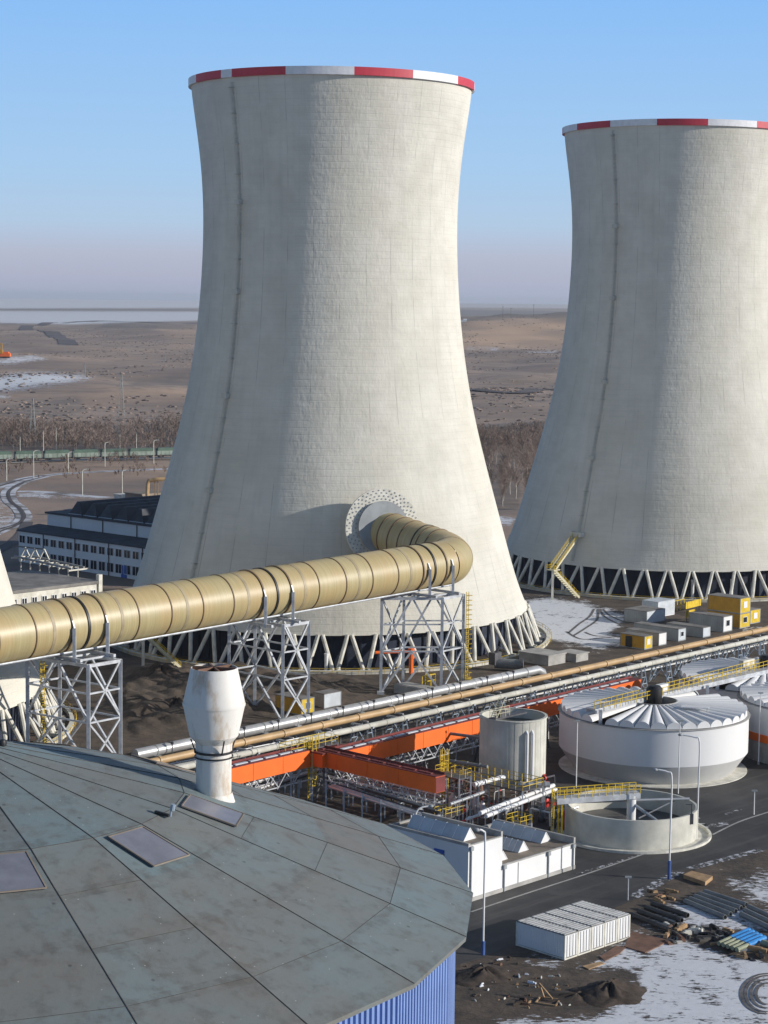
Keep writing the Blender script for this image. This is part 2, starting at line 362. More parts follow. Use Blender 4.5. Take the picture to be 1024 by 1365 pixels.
# ------------------------------------------------------------------ ground, tracks, roads
def sdist(px, py, poly):   # signed distance to polygon in survey coordinates (positive inside)
    d = np.full(px.shape, 1e9); ins = np.zeros(px.shape, bool); n = len(poly)
    for i in range(n):
        (x1, y1), (x2, y2) = poly[i], poly[(i+1) % n]
        dx, dy = x2-x1, y2-y1; tt = np.clip(((px-x1)*dx+(py-y1)*dy)/(dx*dx+dy*dy+1e-9), 0, 1)
        d = np.minimum(d, np.hypot(px-x1-tt*dx, py-y1-tt*dy))
        c = ((y1 > py) != (y2 > py)) & (px < (x2-x1)*(py-y1)/((y2-y1) if y2 != y1 else 1e-9)+x1); ins ^= c
    return np.where(ins, d, -d)
SNOW = [  # polygon, softness, amount
 ([(-500,406),(-40,414),(262,415),(380,417),(460,421),(380,428),(262,428),(170,430),(100,433),(-40,430),(-500,424)], 4, 1.0),
 ([(-500,386),(-60,392),(500,396),(500,411),(300,411),(-60,412),(-500,406)], 3, .9),
 ([(600,396),(760,398),(1300,404),(1300,420),(760,413),(600,412)], 3, .6),
 ([(-10,477),(40,472),(72,478),(20,486),(-10,486)], 6, .8),
 ([(-10,499),(40,494),(105,497),(128,504),(90,512),(30,520),(-10,527)], 10, .84),
 ([(-10,527),(18,527),(12,531),(-10,531)], 3, .8),
 ([(622,461),(668,463),(664,468),(620,466)], 2.5, .75), ([(700,468),(745,466),(742,471),(704,471)], 2, .65), ([(712,524),(738,516),(736,522),(716,527)], 3, .55),
 ([(660,686),(690,689),(684,702),(664,702)], 6, .72),
 ([(20,656),(58,655),(70,660),(140,661),(140,665),(60,665),(24,664)], 4, .62),
 ([(-10,720),(30,700),(36,690),(22,668),(10,650),(-10,660)], 8, .50),
 ([(694,798),(730,794),(780,800),(838,818),(836,832),(815,846),(850,852),(835,862),(792,868),(720,852),(706,826)], 9, .74),
 ([(630,1390),(640,1350),(700,1340),(780,1345),(840,1318),(760,1300),(690,1288),(700,1278),(770,1282),(845,1240),(905,1238),(960,1255),(1024,1268),(1150,1290),(1500,1330),(1500,1700),(560,1700)], 22, .70),
 ([(850,1225),(905,1192),(960,1196),(1024,1212),(1040,1245),(960,1250),(880,1246)], 16, .68),
 ([(948,1166),(1000,1160),(1100,1150),(1100,1212),(1024,1215),(975,1195)], 16, .64),
 ([(660,1175),(700,1165),(720,1180),(690,1200)], 6, .3), ([(985,835),(1030,832),(1030,845),(990,846)], 4, .5),
]
MUDNEG = [([(600,1276),(672,1272),(690,1296),(740,1308),(790,1292),(840,1296),(836,1330),(770,1348),(700,1352),(600,1372)], 30, .34),
          ([(900,1235),(960,1240),(1024,1262),(1024,1282),(940,1262)], 8, .35), ([(870,1170),(960,1165),(970,1195),(900,1198)], 8, .3)]
TAN = [([(600,425),(760,425),(760,462),(610,462)], 6, .85), ([(215,440),(300,430),(300,455),(230,455)], 8, .45), ([(105,527),(160,520),(300,518),(300,530),(110,540)], 5, .5),
       ([(20,620),(230,615),(230,640),(60,640)], 8, .35)]
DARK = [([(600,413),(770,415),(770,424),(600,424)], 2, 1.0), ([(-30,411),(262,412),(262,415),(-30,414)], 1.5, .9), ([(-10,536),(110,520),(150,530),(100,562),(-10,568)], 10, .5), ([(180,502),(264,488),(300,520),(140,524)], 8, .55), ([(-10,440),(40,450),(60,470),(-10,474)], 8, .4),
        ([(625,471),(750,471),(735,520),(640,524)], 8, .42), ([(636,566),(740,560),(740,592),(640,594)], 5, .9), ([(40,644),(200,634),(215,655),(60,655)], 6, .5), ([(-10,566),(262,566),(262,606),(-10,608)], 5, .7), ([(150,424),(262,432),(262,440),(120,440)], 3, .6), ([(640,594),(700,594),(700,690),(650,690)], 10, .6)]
def far_z(x, y):
    z = np.zeros_like(x)
    s = lambda a, b, q: np.clip((q-a)/(b-a), 0, 1)**2*(3-2*np.clip((q-a)/(b-a), 0, 1))
    z += (40+3*np.sin(x/60.0)+2*np.sin(x/23.0+y/90))*s(3000, 4600, y)*np.exp(-((x/np.maximum(y,1)-0.075)/0.06)**4)*(1-s(4700, 5600, y))
    z += 6*s(1500, 5000, y)
    z += (3.5*np.sin(x/210+y/330)*np.sin(x/90-y/150+1)+2.2*np.sin(x/47+y/70+2)+1.4*np.sin(x/26-y/41))*s(1150, 1700, y)*(1-s(5200, 6500, y))
    z += 66*s(9000, 16500, y)*(0.95+0.10*np.sin(x/2300.0+1)+0.05*np.sin(x/700.0))
    z += (4*np.sin(x/130+y/400)+3*np.sin(x/70-y/260+2))*s(2600, 3600, y)*(1-s(5200, 6500, y))*0.8
    return z
def make_ground():
    ys = np.concatenate([np.linspace(-1500, 150, 16), np.arange(152, 480, 1.3), np.geomspace(482, 1500, 150), np.geomspace(1510, 26000, 190)])
    us = np.concatenate([-np.geomspace(1.6, 0.262, 24), np.linspace(-0.25, 0.25, 330), np.geomspace(0.262, 1.6, 24)])
    Yg, Ug = np.meshgrid(ys, us, indexing='ij'); Xg = Ug*np.maximum(Yg, 220)
    Zg = far_z(Xg, Yg)
    x, y, z = Xg.ravel(), Yg.ravel(), Zg.ravel()
    fw, rt, up = np.array(FWD), np.array(RIGHT), np.array(UP)
    D = np.stack([x, y, z-CAMZ], 1); dep = D@fw; ok = dep > 50
    dd = np.where(ok, dep, 1); px = np.where(ok, 512+F*(D@rt)/dd, -9999); py = np.where(ok, 682.5-F*(D@up)/dd, 99999)
    def layer(lst):
        o = np.zeros(x.shape)
        for poly, soft, amt in lst:
            q = np.array(poly); sel = (px > q[:,0].min()-4*soft) & (px < q[:,0].max()+4*soft) & (py > q[:,1].min()-4*soft) & (py < q[:,1].max()+4*soft)
            s = np.clip(sdist(px[sel], py[sel], poly)/soft*0.5+0.5, 0, 1)
            o[sel] = np.maximum(o[sel], s*amt)
        return o
    snow = layer(SNOW)-layer(MUDNEG); snow = np.clip(snow, 0, 1); tan = layer(TAN); dark = layer(DARK)
    snow = np.where((y < 1500) & (snow < .02), 0.10, snow)
    mud = np.clip((560-y)/60, 0, 1); mud = np.where((x < -60) & (y > 500), mud*0.4, mud)
    # dug-up earth between the towers' feet and the pipe bridge
    dug = np.clip(sdist(px, py, [(168,885),(300,878),(470,900),(520,925),(440,945),(330,960),(180,985),(150,940)])/14, 0, 1)
    h = sum(a*np.sin(x*kx+y*ky+p) for a, kx, ky, p in [(.5,.31,.22,0), (.4,-.5,.43,1), (.32,.9,-.6,2.2), (.25,1.3,.9,.5), (.2,-1.7,1.5,4)])
    z = z+dug*(0.8+0.9*np.maximum(h, -.6))
    nr, nc = Yg.shape
    idx = np.arange(nr*nc).reshape(nr, nc)
    q = np.stack([idx[:-1,:-1], idx[:-1,1:], idx[1:,1:], idx[1:,:-1]], -1).reshape(-1, 4)
    me = bpy.data.meshes.new('ground'); me.vertices.add(len(x)); me.vertices.foreach_set('co', np.stack([x,y,z],1).astype(np.float32).ravel())
    me.loops.add(q.size); me.loops.foreach_set('vertex_index', q.ravel().astype(np.int32))
    me.polygons.add(len(q)); me.polygons.foreach_set('loop_start', (np.arange(len(q))*4).astype(np.int32))
    me.update(calc_edges=True); me.polygons.foreach_set('use_smooth', [True]*len(q))
    at = me.attributes.new('cover', 'FLOAT_COLOR', 'POINT')
    at.data.foreach_set('color', np.stack([snow, mud, tan, dark], 1).astype(np.float32).ravel())
    me.materials.append(M['ground'])
    o = bpy.data.objects.new('ground', me); COL.objects.link(o); tag(o, kind='structure')
make_ground()
def smoothline(pts, k=5):
    out = []
    for i in range(len(pts)-1):
        p0, p1, p2, p3 = pts[max(i-1,0)], pts[i], pts[i+1], pts[min(i+2,len(pts)-1)]
        for j in range(k):
            t = j/k; out.append(0.5*((2*p1)+(p2-p0)*t+(2*p0-5*p1+4*p2-p3)*t*t+(3*p1-p0-3*p2+p3)*t**3))
    return out+[pts[-1]]
def ribbon(name, px, width, mat, z=0.03, kind='structure', th=0.0, k=6):
    pts = smoothline([V3((*G(x, y).xy, z)) for x, y in px], k if G(*px[0]).y < 1100 else 24); mb = MB(); vs = []; hz_ = lambda q: V3((q.x, q.y, q.z+float(far_z(np.array([q.x]), np.array([q.y]))[0])))
    for i, p in enumerate(pts):
        d = (pts[min(i+1,len(pts)-1)]-pts[max(i-1,0)]).normalized(); nrm = V3((-d.y, d.x, 0))*width/2
        vs += [hz_(p-nrm), hz_(p+nrm)]
    mb.add(vs, [(2*i, 2*i+2, 2*i+3, 2*i+1)[::-1] for i in range(len(pts)-1)])
    return tag(mb.build(name, mat), kind=kind)
def sheet(name, px, mat, z=0.02):
    pts = [G(x, y) for x, y in px]; mb = MB(); mb.add([(p.x, p.y, z) for p in pts], [tuple(range(len(pts)))[::-1]])
    o = mb.build(name, mat); return tag(o, kind='structure')
sheet('asphalt_road', [(560,1300),(640,1278),(690,1258),(760,1236),(850,1197),(905,1163),(960,1148),(1024,1132),(1160,1100),(1160,955),(1020,985),(905,955),(742,1030),(700,1062),(620,1120),(560,1180)][::-1], M['asphalt'])
ribbon('kerb_line', [(628,1216),(700,1192),(780,1166),(858,1139)], 0.32, M['concrete'], 0.05)
ribbon('kerb_line', [(950,1113),(985,1096),(1024,1083),(1070,1068)], 0.35, M['concrete'], 0.05)
ribbon('snowy_road', [(-20,655),(10,645),(40,637),(80,632),(130,629),(200,626),(260,624)], 6, M['snowroad'], 0.06)
ribbon('snowy_road', [(-30,722),(0,708),(22,700),(32,690),(26,678),(14,668),(12,655),(30,643),(60,635)], 5.5, M['snowroad'], 0.10)
ribbon('wheel_track', [(-30,723),(0,709),(21,701),(31,690.5),(25,678),(13.5,668),(12,655),(30,643.5),(60,635.5)], 1.3, M['mudtrack'], 0.14)
ribbon('wheel_track', [(-30,720),(0,706),(23,698.5),(33,689.5),(27,678),(15,668),(13,655),(32,644)], 1.0, M['mudtrack'], 0.18)
ribbon('wheel_track', [(-20,654.5),(10,645),(40,637),(80,632),(130,629),(200,626)], 1.6, M['mudtrack'], 0.10)
ribbon('snowy_road', [(-20,742),(10,728),(30,712),(36,696)], 4, M['mudtrack'], 0.14)
ribbon('snowy_road', [(24,655),(60,656),(110,661),(150,664)], 6, M['snowroad'], 0.05)
ribbon('mud_track', [(92,462),(88,455),(70,447),(50,443),(35,440),(60,436),(110,433)], 30, M['mudtrack'], 0.8)
ribbon('mud_track', [(625,527),(660,530),(700,530),(725,522),(760,516)], 14, M['mudtrack'], 0.8)
ribbon('mud_track', [(110,433),(160,432),(220,433),(280,434)], 130, M['mudtrack'], 1.5)
ribbon('railway_embankment', [(-20,618.5),(80,614.5),(150,612.5),(260,610.5)], 9, M['concrete'], 0.3)
for pts in ([(758,844),(772,832),(786,822),(792,812)], [(764,848),(780,838),(796,826),(797,812)], [(800,812),(806,822),(825,832),(850,840)], [(804,812),(812,820),(832,829),(856,835)],
            [(755,842),(775,852),(806,850),(840,848)], [(780,843),(796,848),(822,847)]):
    ribbon('tyre_track', pts, 0.55, M['tyretrack'], 0.06)
for k, (a, b_) in enumerate(((26,27), (31,30), (20,21.5), (14,16))):
    ribbon('tyre_track', [(1024-a*cos(t)*1.15, 1325+b_*0.9*sin(t)) for t in [x*0.35-1.6 for x in range(10)]], 0.34, M['tyretrack'], 0.05+0.004*k)

for pts, w_ in (([(898,1084),(910,1081),(922,1084)], 1.3), ([(900,1092),(915,1089),(930,1092)], 1.5), ([(905,1100),(925,1098),(945,1100)], 1.2), ([(968,1086),(978,1082),(988,1078)], .7), ([(935,1102),(955,1100),(972,1097)], 1.6)):
    ribbon('snow_patch', pts, w_, M['slush'], 0.028)
for pts, w_ in (([(690,1257),(740,1240),(790,1222)], 1.2), ([(845,1196),(880,1176),(905,1162)], 1.6), ([(920,1158),(965,1146),(1015,1133)], 1.3), ([(770,1165),(820,1150),(860,1138)], .5)):
    ribbon('slush_edge', pts, w_, M['slush'], 0.034)
# ------------------------------------------------------------------ cooling towers
RIM = 117.6
PROF = [(43.3,6.8),(41.9,10),(40.2,14.5),(38.6,20.5),(36.7,27),(34.9,33.5),(33.2,39.5),(31.5,46.3),(30.25,52.5),(29.15,59),(28.2,66),(27.35,74.5),(26.97,82),(26.9,89),(27.12,95),(27.8,102.8),(28.5,108.5),(29.05,112.5),(29.5,RIM-1.6)]
def shell_r(z):
    for (r0, z0), (r1, z1) in zip(PROF, PROF[1:]):
        if z <= z1: return r0+(r1-r0)*(z-z0)/(z1-z0)
    return PROF[-1][0]
SH = {}
def cyl(a, r, z): return V3((r*sin(a), -r*cos(a), z))
PHI = R_(-41)
def shell_meshes():
    mb = MB(); zs = []
    for (r0, z0), (r1, z1) in zip(PROF, PROF[1:]): zs += [z0+(z1-z0)*i/3 for i in range(3)]
    # smooth profile by cubic resampling
    Pz = np.array([p[1] for p in PROF]); Pr = np.array([p[0] for p in PROF])
    co = np.polyfit(Pz, Pr, 7); zs = np.linspace(6.8, RIM-1.6, 60)
    out = [(float(np.polyval(co, q)), float(q)) for q in zs]
    global shell_r
    shell_r = lambda z: float(np.polyval(co, min(max(z, 6.8), RIM-1.6)))
    inn = [(r-0.9, z) for r, z in out][::-1]
    mb.lathe(out+inn, 192, closed=True); SH['shell'] = (mb, M['tower'])
    # one leg, placed by rotation for all 96
    mb = MB(); da = 2*pi/96
    a, b = cyl(-da*0.88, 46.0, 0.0), cyl(-da*0.14, 43.4, 6.95)
    mb.tube(a, b, 0.42, 8); mb.box(a+Z*0.25, 1.5, 1.5, 0.7); SH['legL'] = (mb, M['offwhite'])
    mb = MB(); a, b = cyl(da*0.88, 46.0, 0.0), cyl(da*0.14, 43.4, 6.95)
    mb.tube(a, b, 0.42, 8); mb.box(a+Z*0.25, 1.5, 1.5, 0.7); SH['legR'] = (mb, M['offwhite'])
    mb = MB(); mb.lathe([(48.2,-0.2),(48.2,0.6),(47.5,0.75),(47.5,-0.2)], 120, closed=True); SH['basin_wall'] = (mb, M['paleconcrete'])
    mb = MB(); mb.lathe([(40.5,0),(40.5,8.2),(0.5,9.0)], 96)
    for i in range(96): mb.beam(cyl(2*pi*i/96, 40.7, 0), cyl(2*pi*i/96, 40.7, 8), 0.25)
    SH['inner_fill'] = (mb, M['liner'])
    mb = MB(); pts = [cyl(2*pi*i/120, 48.6, 0.1) for i in range(121)]; mb.rail(pts, 1.15, 0.05, 2.6); SH['guard_rail'] = (mb, M['yellow'])
    mb = MB(); zz = [8+i*1.0 for i in range(111)]
    for s in (-1, 1): mb.path([cyl(PHI+s*0.2/shell_r(z), shell_r(z)+0.2, z) for z in zz if z < RIM-2], 0.045, 4)
    for z in zz:
        if z < RIM-2:
            mb.beam(cyl(PHI-0.28/shell_r(z), shell_r(z)+0.6, z), cyl(PHI+0.28/shell_r(z), shell_r(z)+0.6, z), 0.05)
            for s in (-1, 1): mb.beam(cyl(PHI+s*0.28/shell_r(z), shell_r(z)-0.1, z), cyl(PHI+s*0.28/shell_r(z), shell_r(z)+0.6, z), 0.06)
    for s in (-1, 0, 1): mb.path([cyl(PHI+s*0.28/shell_r(z), shell_r(z)+0.6, z) for z in zz[::2] if z < RIM-2], 0.05, 4)
    SH['ladder'] = (mb, M['paleconcrete'])
    SH['plat'] = []
    for z in [19, 25, 33, 41, 48, 52, 60, 67, 73, 80, 87, 91, 97, 103, 109, 114]:
        r = shell_r(z); big = z in (33, 52, 73, 91)
        w = 0.8 if big else 0.6; c = cyl(PHI, r+0.7, z); e = V3((cos(PHI), sin(PHI), 0)); nn = V3((sin(PHI), -cos(PHI), 0))
        mb = MB(); mb.box(c-nn*.15, w*1.7, 1.0, 0.12, e, nn); SH['plat%d' % len(SH['plat'])] = (mb, M['paleconcrete']); SH['plat'].append(z)
        if big:
            for s in (-1, 1): mb.box(c-nn*.15+e*w*0.8*s+Z*0.5, 0.06, 1.0, 0.9, e, nn)
            mb.box(c+nn*0.35+Z*0.5, w*1.7, 0.06, 0.9, e, nn)
    # stair: ground -> landing -> shell door
    mb = MB(); e = V3((cos(PHI), sin(PHI), 0)); nn = V3((sin(PHI), -cos(PHI), 0)); c0 = nn*47
    top = nn*(shell_r(14)+0.9)+Z*14.0; land = V3((-34.2,-46.5,7.4)); foot = V3((-27.6,-42.6,0.1))
    for a, b in ((foot, land), (land, top)):
        d = (b-a); sd = V3((-d.y, d.x, 0)).normalized()*0.7
        mb.beam(a-sd, b-sd, 0.14, 0.5); mb.beam(a+sd, b+sd, 0.14, 0.5)
        for i in range(14): p = a.lerp(b, (i+.5)/14); mb.box(p, 1.4, 0.5, 0.1, sd.normalized(), V3((d.x, d.y, 0)).normalized())
    mb.box(land, 2.6, 2.6, 0.2, e, nn); SH['stair'] = (mb, M['paleyellow'])
    mb = MB()
    for a, b in ((foot, land), (land, top)):
        d = (b-a); sd = V3((-d.y, d.x, 0)).normalized()*0.75
        mb.rail([a-sd, b-sd], 1.1, 0.06, 1.2); mb.rail([a+sd, b+sd], 1.1, 0.06, 1.2)
    mb.rail([land-e*1.2-nn*1.2, land-e*1.2+nn*1.2, land+e*1.2+nn*1.2], 1.1, 0.06); SH['stair_rail'] = (mb, M['yellow'])
    mb = MB(); mb.beam(land-Z*7.4, land, 0.55); SH['stair_post'] = (mb, M['offwhite'])
    mb = MB(); mb.box(nn*(shell_r(14)+0.9)+Z*14.4, 3.6, 1.8, 1.2, e, nn); SH['stair_head'] = (mb, M['offwhite'])
shell_meshes()
LEGS = {}
def make_tower(loc, label, bounds, legs=True):
    root = thing('cooling_tower', loc, label, 'cooling tower', 'hyperboloid concrete cooling towers')
    L = V3(loc)
    def part(key, name, smooth=False, parent=None):
        mb, mat = SH[key]
        if key in LEGS: o = inst(LEGS[key], parent or root); return o
        q = MB(); q.v = [(x+L.x, y+L.y, z+L.z) for x, y, z in mb.v]; q.f = mb.f; q.m = mb.m
        o = q.build(name, mat, parent or root, smooth=smooth); LEGS[key] = o; return o
    part('shell', 'shell', True)
    for i in range(48):
        for key in ('legL', 'legR'):
            o = part(key, 'column', True); o.rotation_euler.z = 2*pi*i/48
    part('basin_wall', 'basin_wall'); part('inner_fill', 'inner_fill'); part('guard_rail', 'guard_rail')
    part('ladder', 'ladder')
    for k in range(len(SH['plat'])): part('plat%d' % k, 'ladder_platform')
    st = part('stair', 'stair'); part('stair_rail', 'handrail', parent=st)
    part('stair_post', 'stair_post'); part('stair_head', 'stair_head')
    # painted warning band with its own overhang
    mb = MB(); n = 180; z0, z1 = RIM-1.6, RIM; ro, ri = 30.1, 28.4
    for i in range(n):
        a0, a1 = 2*pi*i/n-pi, 2*pi*(i+1)/n-pi; am = math.degrees((a0+a1)/2); col = 1
        for b0, b1, cc in bounds:
            if b0 <= am < b1: col = cc
        p = [cyl(a, r, z) for a in (a0, a1) for (r, z) in ((ri, z0), (ro, z0), (ro, z1), (ri, z1))]
        mb.add([q+L for q in p], [(0,4,5,1),(1,5,6,2),(2,6,7,3),(3,7,4,0)], col)
    mb.build('rim_band', [M['rimred'], M['rimwhite']], root, smooth=True)
    return root
def bands(lst, start):   # lst of angles, alternating colours; continue every 25 deg round the back
    out = []; c = start
    for a, b in zip(lst, lst[1:]): out.append((a, b, c)); c = 1-c
    a = lst[-1]
    while a < 180: out.append((a, a+25, c)); a += 25; c = 1-c
    return out
T1 = (-12.1, 433.8, 0); T2 = (75.5, 536, 0); T3 = (-99.8, 331, 0)
make_tower(T1, 'nearer whole cooling tower, the duct entering its side through a studded ring plate', bands([-180,-155,-130,-98,-66.4,-46.4,-40,-16.4,9.2,33.6,59.6,83.6], 0))
make_tower(T2, 'cooling tower cut by the right picture edge, snow and site cabins at its foot', bands([-180,-155,-130,-110,-88,-65.3,-41.8,-18.7,6.2,31.7,57], 1))
make_tower(T3, 'cooling tower showing only a low sliver at the left edge', bands([-180,-155,-130,-110,-88,-65.3,-41.8,-18.7,6.2,31.7,57], 0))

# ------------------------------------------------------------------ flue gas duct
S1 = V3((-48.1, 309.9, 21.5)); S3 = V3((7.3, 372.2, 23.0)); DD = (S3-S1).normalized(); DR = 4.25
dh = V3((DD.x, DD.y, 0)).normalized(); dn = V3((dh.y, -dh.x, 0))          # dn points to the camera side
S2 = S1.lerp(S3, 0.492)
elb = S3+DD*12.0
ent = P(502, 706, 398.6)
bdir = (ent-elb).normalized(); cosb = DD.dot(bdir); turn = math.acos(cosb); rb = 7.2; tl = rb*math.tan(turn/2)
def duct_frame(root, name, pts, mat, r=DR, n=48, along=None):
    mb = MB(); mb.path(pts, r, n, cap=False); o = mb.build(name, mat, None, loc=pts[0], smooth=True, ang=60)
    q = Vector_rot(along); o.matrix_world = Matrix.Translation(V3(pts[0]))@q.to_matrix().to_4x4()
    inv = q.inverted().to_matrix()
    for v in o.data.vertices: v.co = inv@v.co
    o.parent = root; o.matrix_parent_inverse = Matrix.Translation(-V3(root.location)); return o
def Vector_rot(d): return V3((0,1,0)).rotation_difference(d)
duct = thing('flue_gas_duct', (S1.x, S1.y, 0), 'huge tan glass-fibre duct that runs on steel towers and bends into the cooling tower', 'duct')
st = S1-DD*75; e0 = elb-DD*tl; e1 = elb+bdir*tl
duct_frame(duct, 'straight_run', [st.lerp(e0, i/12) for i in range(13)], M['duct'], along=DD)
ax = DD.cross(bdir).normalized(); ctr = e0+(ax.cross(DD)).normalized()*rb
arc = []
for i in range(11):
    a = turn*i/10; arc.append(ctr+(Matrix.Rotation(a, 3, ax)@(e0-ctr)))
duct_frame(duct, 'elbow', arc, M['duct'], along=(DD+bdir).normalized())
duct_frame(duct, 'branch_run', [e1.lerp(ent, i/6) for i in range(7)], M['duct'], along=bdir)
def ring(c, d, name, mat, r=DR+0.1, w=0.28):
    mb = MB(); d = V3(d).normalized(); x = d.cross(Z).normalized(); y = d.cross(x); n = 48; vs = []
    for q, rr in ((-w/2, DR-0.1), (-w/2, r), (w/2, r), (w/2, DR-0.1)):
        vs += [V3(c)+d*q+(x*cos(2*pi*i/n)+y*sin(2*pi*i/n))*rr for i in range(n)]
    mb.add(vs, [(j*n+i, j*n+(i+1)%n, (j+1)*n+(i+1)%n, (j+1)*n+i) for j in range(3) for i in range(n)])
    return mb.build(name, mat, duct, smooth=True, ang=40)
span = (S3-S1).length; per = (S2-S1).length
for k in range(-2, 3):
    c0 = S1+DD*(per*k)
    if k > 2: continue
    if k in (-2, -1, 0, 1, 2):
        for off in (-3.3, 3.3): ring(c0+DD*off, DD, 'stiffener_ring', M['ductring'], DR+0.2, 0.3)
        ring(c0, DD, 'expansion_joint', M['black'], DR+0.16, 0.42)
    if k < 2:
        for j in range(1, 5): ring(c0+DD*(3.3+(per-6.6)*j/5), DD, 'stiffener_ring', M['ductring'], DR+0.11, 0.2)
        for j in (0.5, 2.5, 4.5)[0:3]: ring(c0+DD*(3.3+(per-6.6)*j/5), DD, 'joint_band', M['ductjoint'], DR+0.04, 0.55)
for i in (5,): ring(arc[i], (arc[i+1]-arc[i-1]), 'joint_band', M['ductjoint'], DR+0.05, 0.5)
bl = (ent-e1).length
for q in (0.03, 0.15, 0.22, 0.42, 0.58, 0.74): ring(e1.lerp(ent, q), bdir, 'expansion_joint' if q == 0.22 else 'stiffener_ring', M['black' if q == 0.22 else 'ductring'], DR+0.12, 0.22)
mb = MB()
lo = -Z*(DR+0.1)+dn*(DR*0.62); lo = (dn*0.62-Z*0.82)*(DR+0.25)
mb.path([st+lo, e0+lo], 0.17, 6); mb.build('drain_pipe', M['steel'], duct, smooth=True)
# collar and studded ring plate on the tower
nrm = V3((0.34, -0.93, 0.10)).normalized(); pe = nrm.cross(Z).normalized(); pz = pe.cross(nrm)*-1
if pz.z < 0: pz = -pz
pc = P(510, 703, 395.4)
mb = MB(); n = 64; vs = []
for rr, q in ((5.0,0),(7.65,0),(7.65,-0.45),(5.0,-0.45)): vs += [pc+nrm*q+(pe*cos(2*pi*i/n)+pz*sin(2*pi*i/n))*rr for i in range(n)]
mb.add(vs, [(j*n+i, j*n+(i+1)%n, ((j+1)%4)*n+(i+1)%n, ((j+1)%4)*n+i) for j in range(4) for i in range(n)])
rp_mb = mb
for k, rr in enumerate((5.6, 6.2, 6.8, 7.3)):
    for i in range(40):
        a = 2*pi*(i+(k%2)*0.5)/40; p = pc+nrm*0.08+(pe*cos(a)+pz*sin(a))*rr
        rp_mb.box(p-nrm*.04, 0.24, 0.24, 0.12, pe*cos(a)+pz*sin(a), -pe*sin(a)+pz*cos(a), nrm, m=1)
rp_mb.build('ring_plate', [M['offwhite'], M['greybox']], duct)
mb = MB(); mb.tube(pc-nrm*7.0, pc+nrm*0.55, 5.05, 48); mb.tube(pc+nrm*.5, pc+nrm*.75, 5.2, 48, 5.2)
mb.build('collar', M['greybox'], duct, smooth=True)

def frame_tower(legs, ztop, zmid, label, posts, ladder=None):
    c = sum((V3((*l, 0)) for l in legs), V3())/4
    root = thing('steel_support_tower', c, label, 'support tower', 'braced steel towers under the duct')
    q = [V3((*l, 0)) for l in legs]
    for p in q:
        mb = MB(); mb.beam(p, p+Z*ztop, 0.52); mb.box(p+Z*0.3, 1.3, 1.3, 0.6); mb.build('leg', M['steel'], root)
    for i in range(4):
        a, b = q[i], q[(i+1)%4]; mb = MB()
        for z in (zmid, (ztop+zmid)/2): mb.beam(a+Z*z, b+Z*z, 0.26); mb.build('cross_beam', M['steel'], root); mb = MB()
        mb.beam(a+Z*(ztop-0.2), b+Z*(ztop-0.2), 0.42, 0.5); mb.build('cross_beam', M['steel'], root)
        mb = MB(); long_ = (a-b).length > 8
        for z0, z1 in ((zmid, ztop), (0.4, zmid)):
            if long_:
                m_ = (a+b)/2; mb.beam(a+Z*z0, m_+Z*z1, 0.34); mb.beam(b+Z*z0, m_+Z*z1, 0.34)
            else:
                mb.beam(a+Z*z0, b+Z*z1, 0.28); mb.beam(b+Z*z0, a+Z*z1, 0.28)
        mb.build('brace', M['steel'], root)
    for t in (0.25, 0.5, 0.75):
        mb = MB(); mb.beam(q[0].lerp(q[3], t)+Z*(ztop+0.1), q[1].lerp(q[2], t)+Z*(ztop+0.1), 0.3)
        mb.build('deck_beam', M['steel'], root)
    for c0 in posts:   # saddle posts either side of the duct
        for s in (1, -1):
            mb = MB(); p = c0+dn*s*(DR+0.35); mb.beam((p.x, p.y, ztop), (p.x, p.y, c0.z+0.3), 0.5, 0.55)
            mb.beam((p.x, p.y, c0.z+0.3), p-dn*s*0.5+Z*1.4, 0.25); mb.build('saddle_post', M['steel'], root)
        mb = MB(); mb.beam(V3((*(c0+dn*(DR+2)).xy, ztop+0.35)), V3((*(c0-dn*(DR+2)).xy, ztop+0.35)), 0.45); mb.build('saddle_beam', M['steel'], root)
    if ladder:
        b0, zt = ladder; mb = MB(); b0 = V3((b0[0], b0[1], 0))
        mb.ladder(b0, b0+Z*zt, U, 0.7, 0.07, 0.4)
        for i in range(int(zt/0.9)):
            z = 2.5+i*0.9
            if z < zt: mb.lathe([(0.55,0),(0.55,0.08),(0.5,0.08)], 8, b0+W*0.5+Z*z)
        mb.box(b0+W*0.4+Z*2.2, 1.2, 1.2, 0.1); mb.rail([b0+V3((-.6,-.6,2.2)), b0+V3((.6,-.6,2.2)), b0+V3((.6,.6,2.2))], 1.1, 0.05)
        mb.build('caged_ladder', M['yellow'], root)
    return root
def quad_legs(a, ab, ac): a = V3((*a, 0)); ab = V3((*ab, 0)); ac = V3((*ac, 0)); return [tuple(x.xy) for x in (a, a+ab, a+ab+ac, a+ac)]
frame_tower(quad_legs((-44.4,302), (4.2,5), (-10.6,7.9)), 16.6, 7.6, 'grey braced steel tower under the duct nearest the left picture edge', [S1-DD*3.3, S1+DD*3.3], ((-52.6,309.5), 16))
frame_tower(quad_legs((-16.8,338), (4.2,4.4), (-9.8,9.3)), 17.3, 7.8, 'grey braced steel tower under the middle of the duct, by the small ochre cabin', [S2-DD*3.3, S2+DD*3.3])
frame_tower(quad_legs((10.9,367.4), (4.1,4.9), (-11.1,-1)), 18.0, 8.0, 'grey braced steel tower under the duct bend, with a tall yellow ladder', [S3-DD*3.3, S3+DD*3.3], ((15.7,371.8), 18.5))

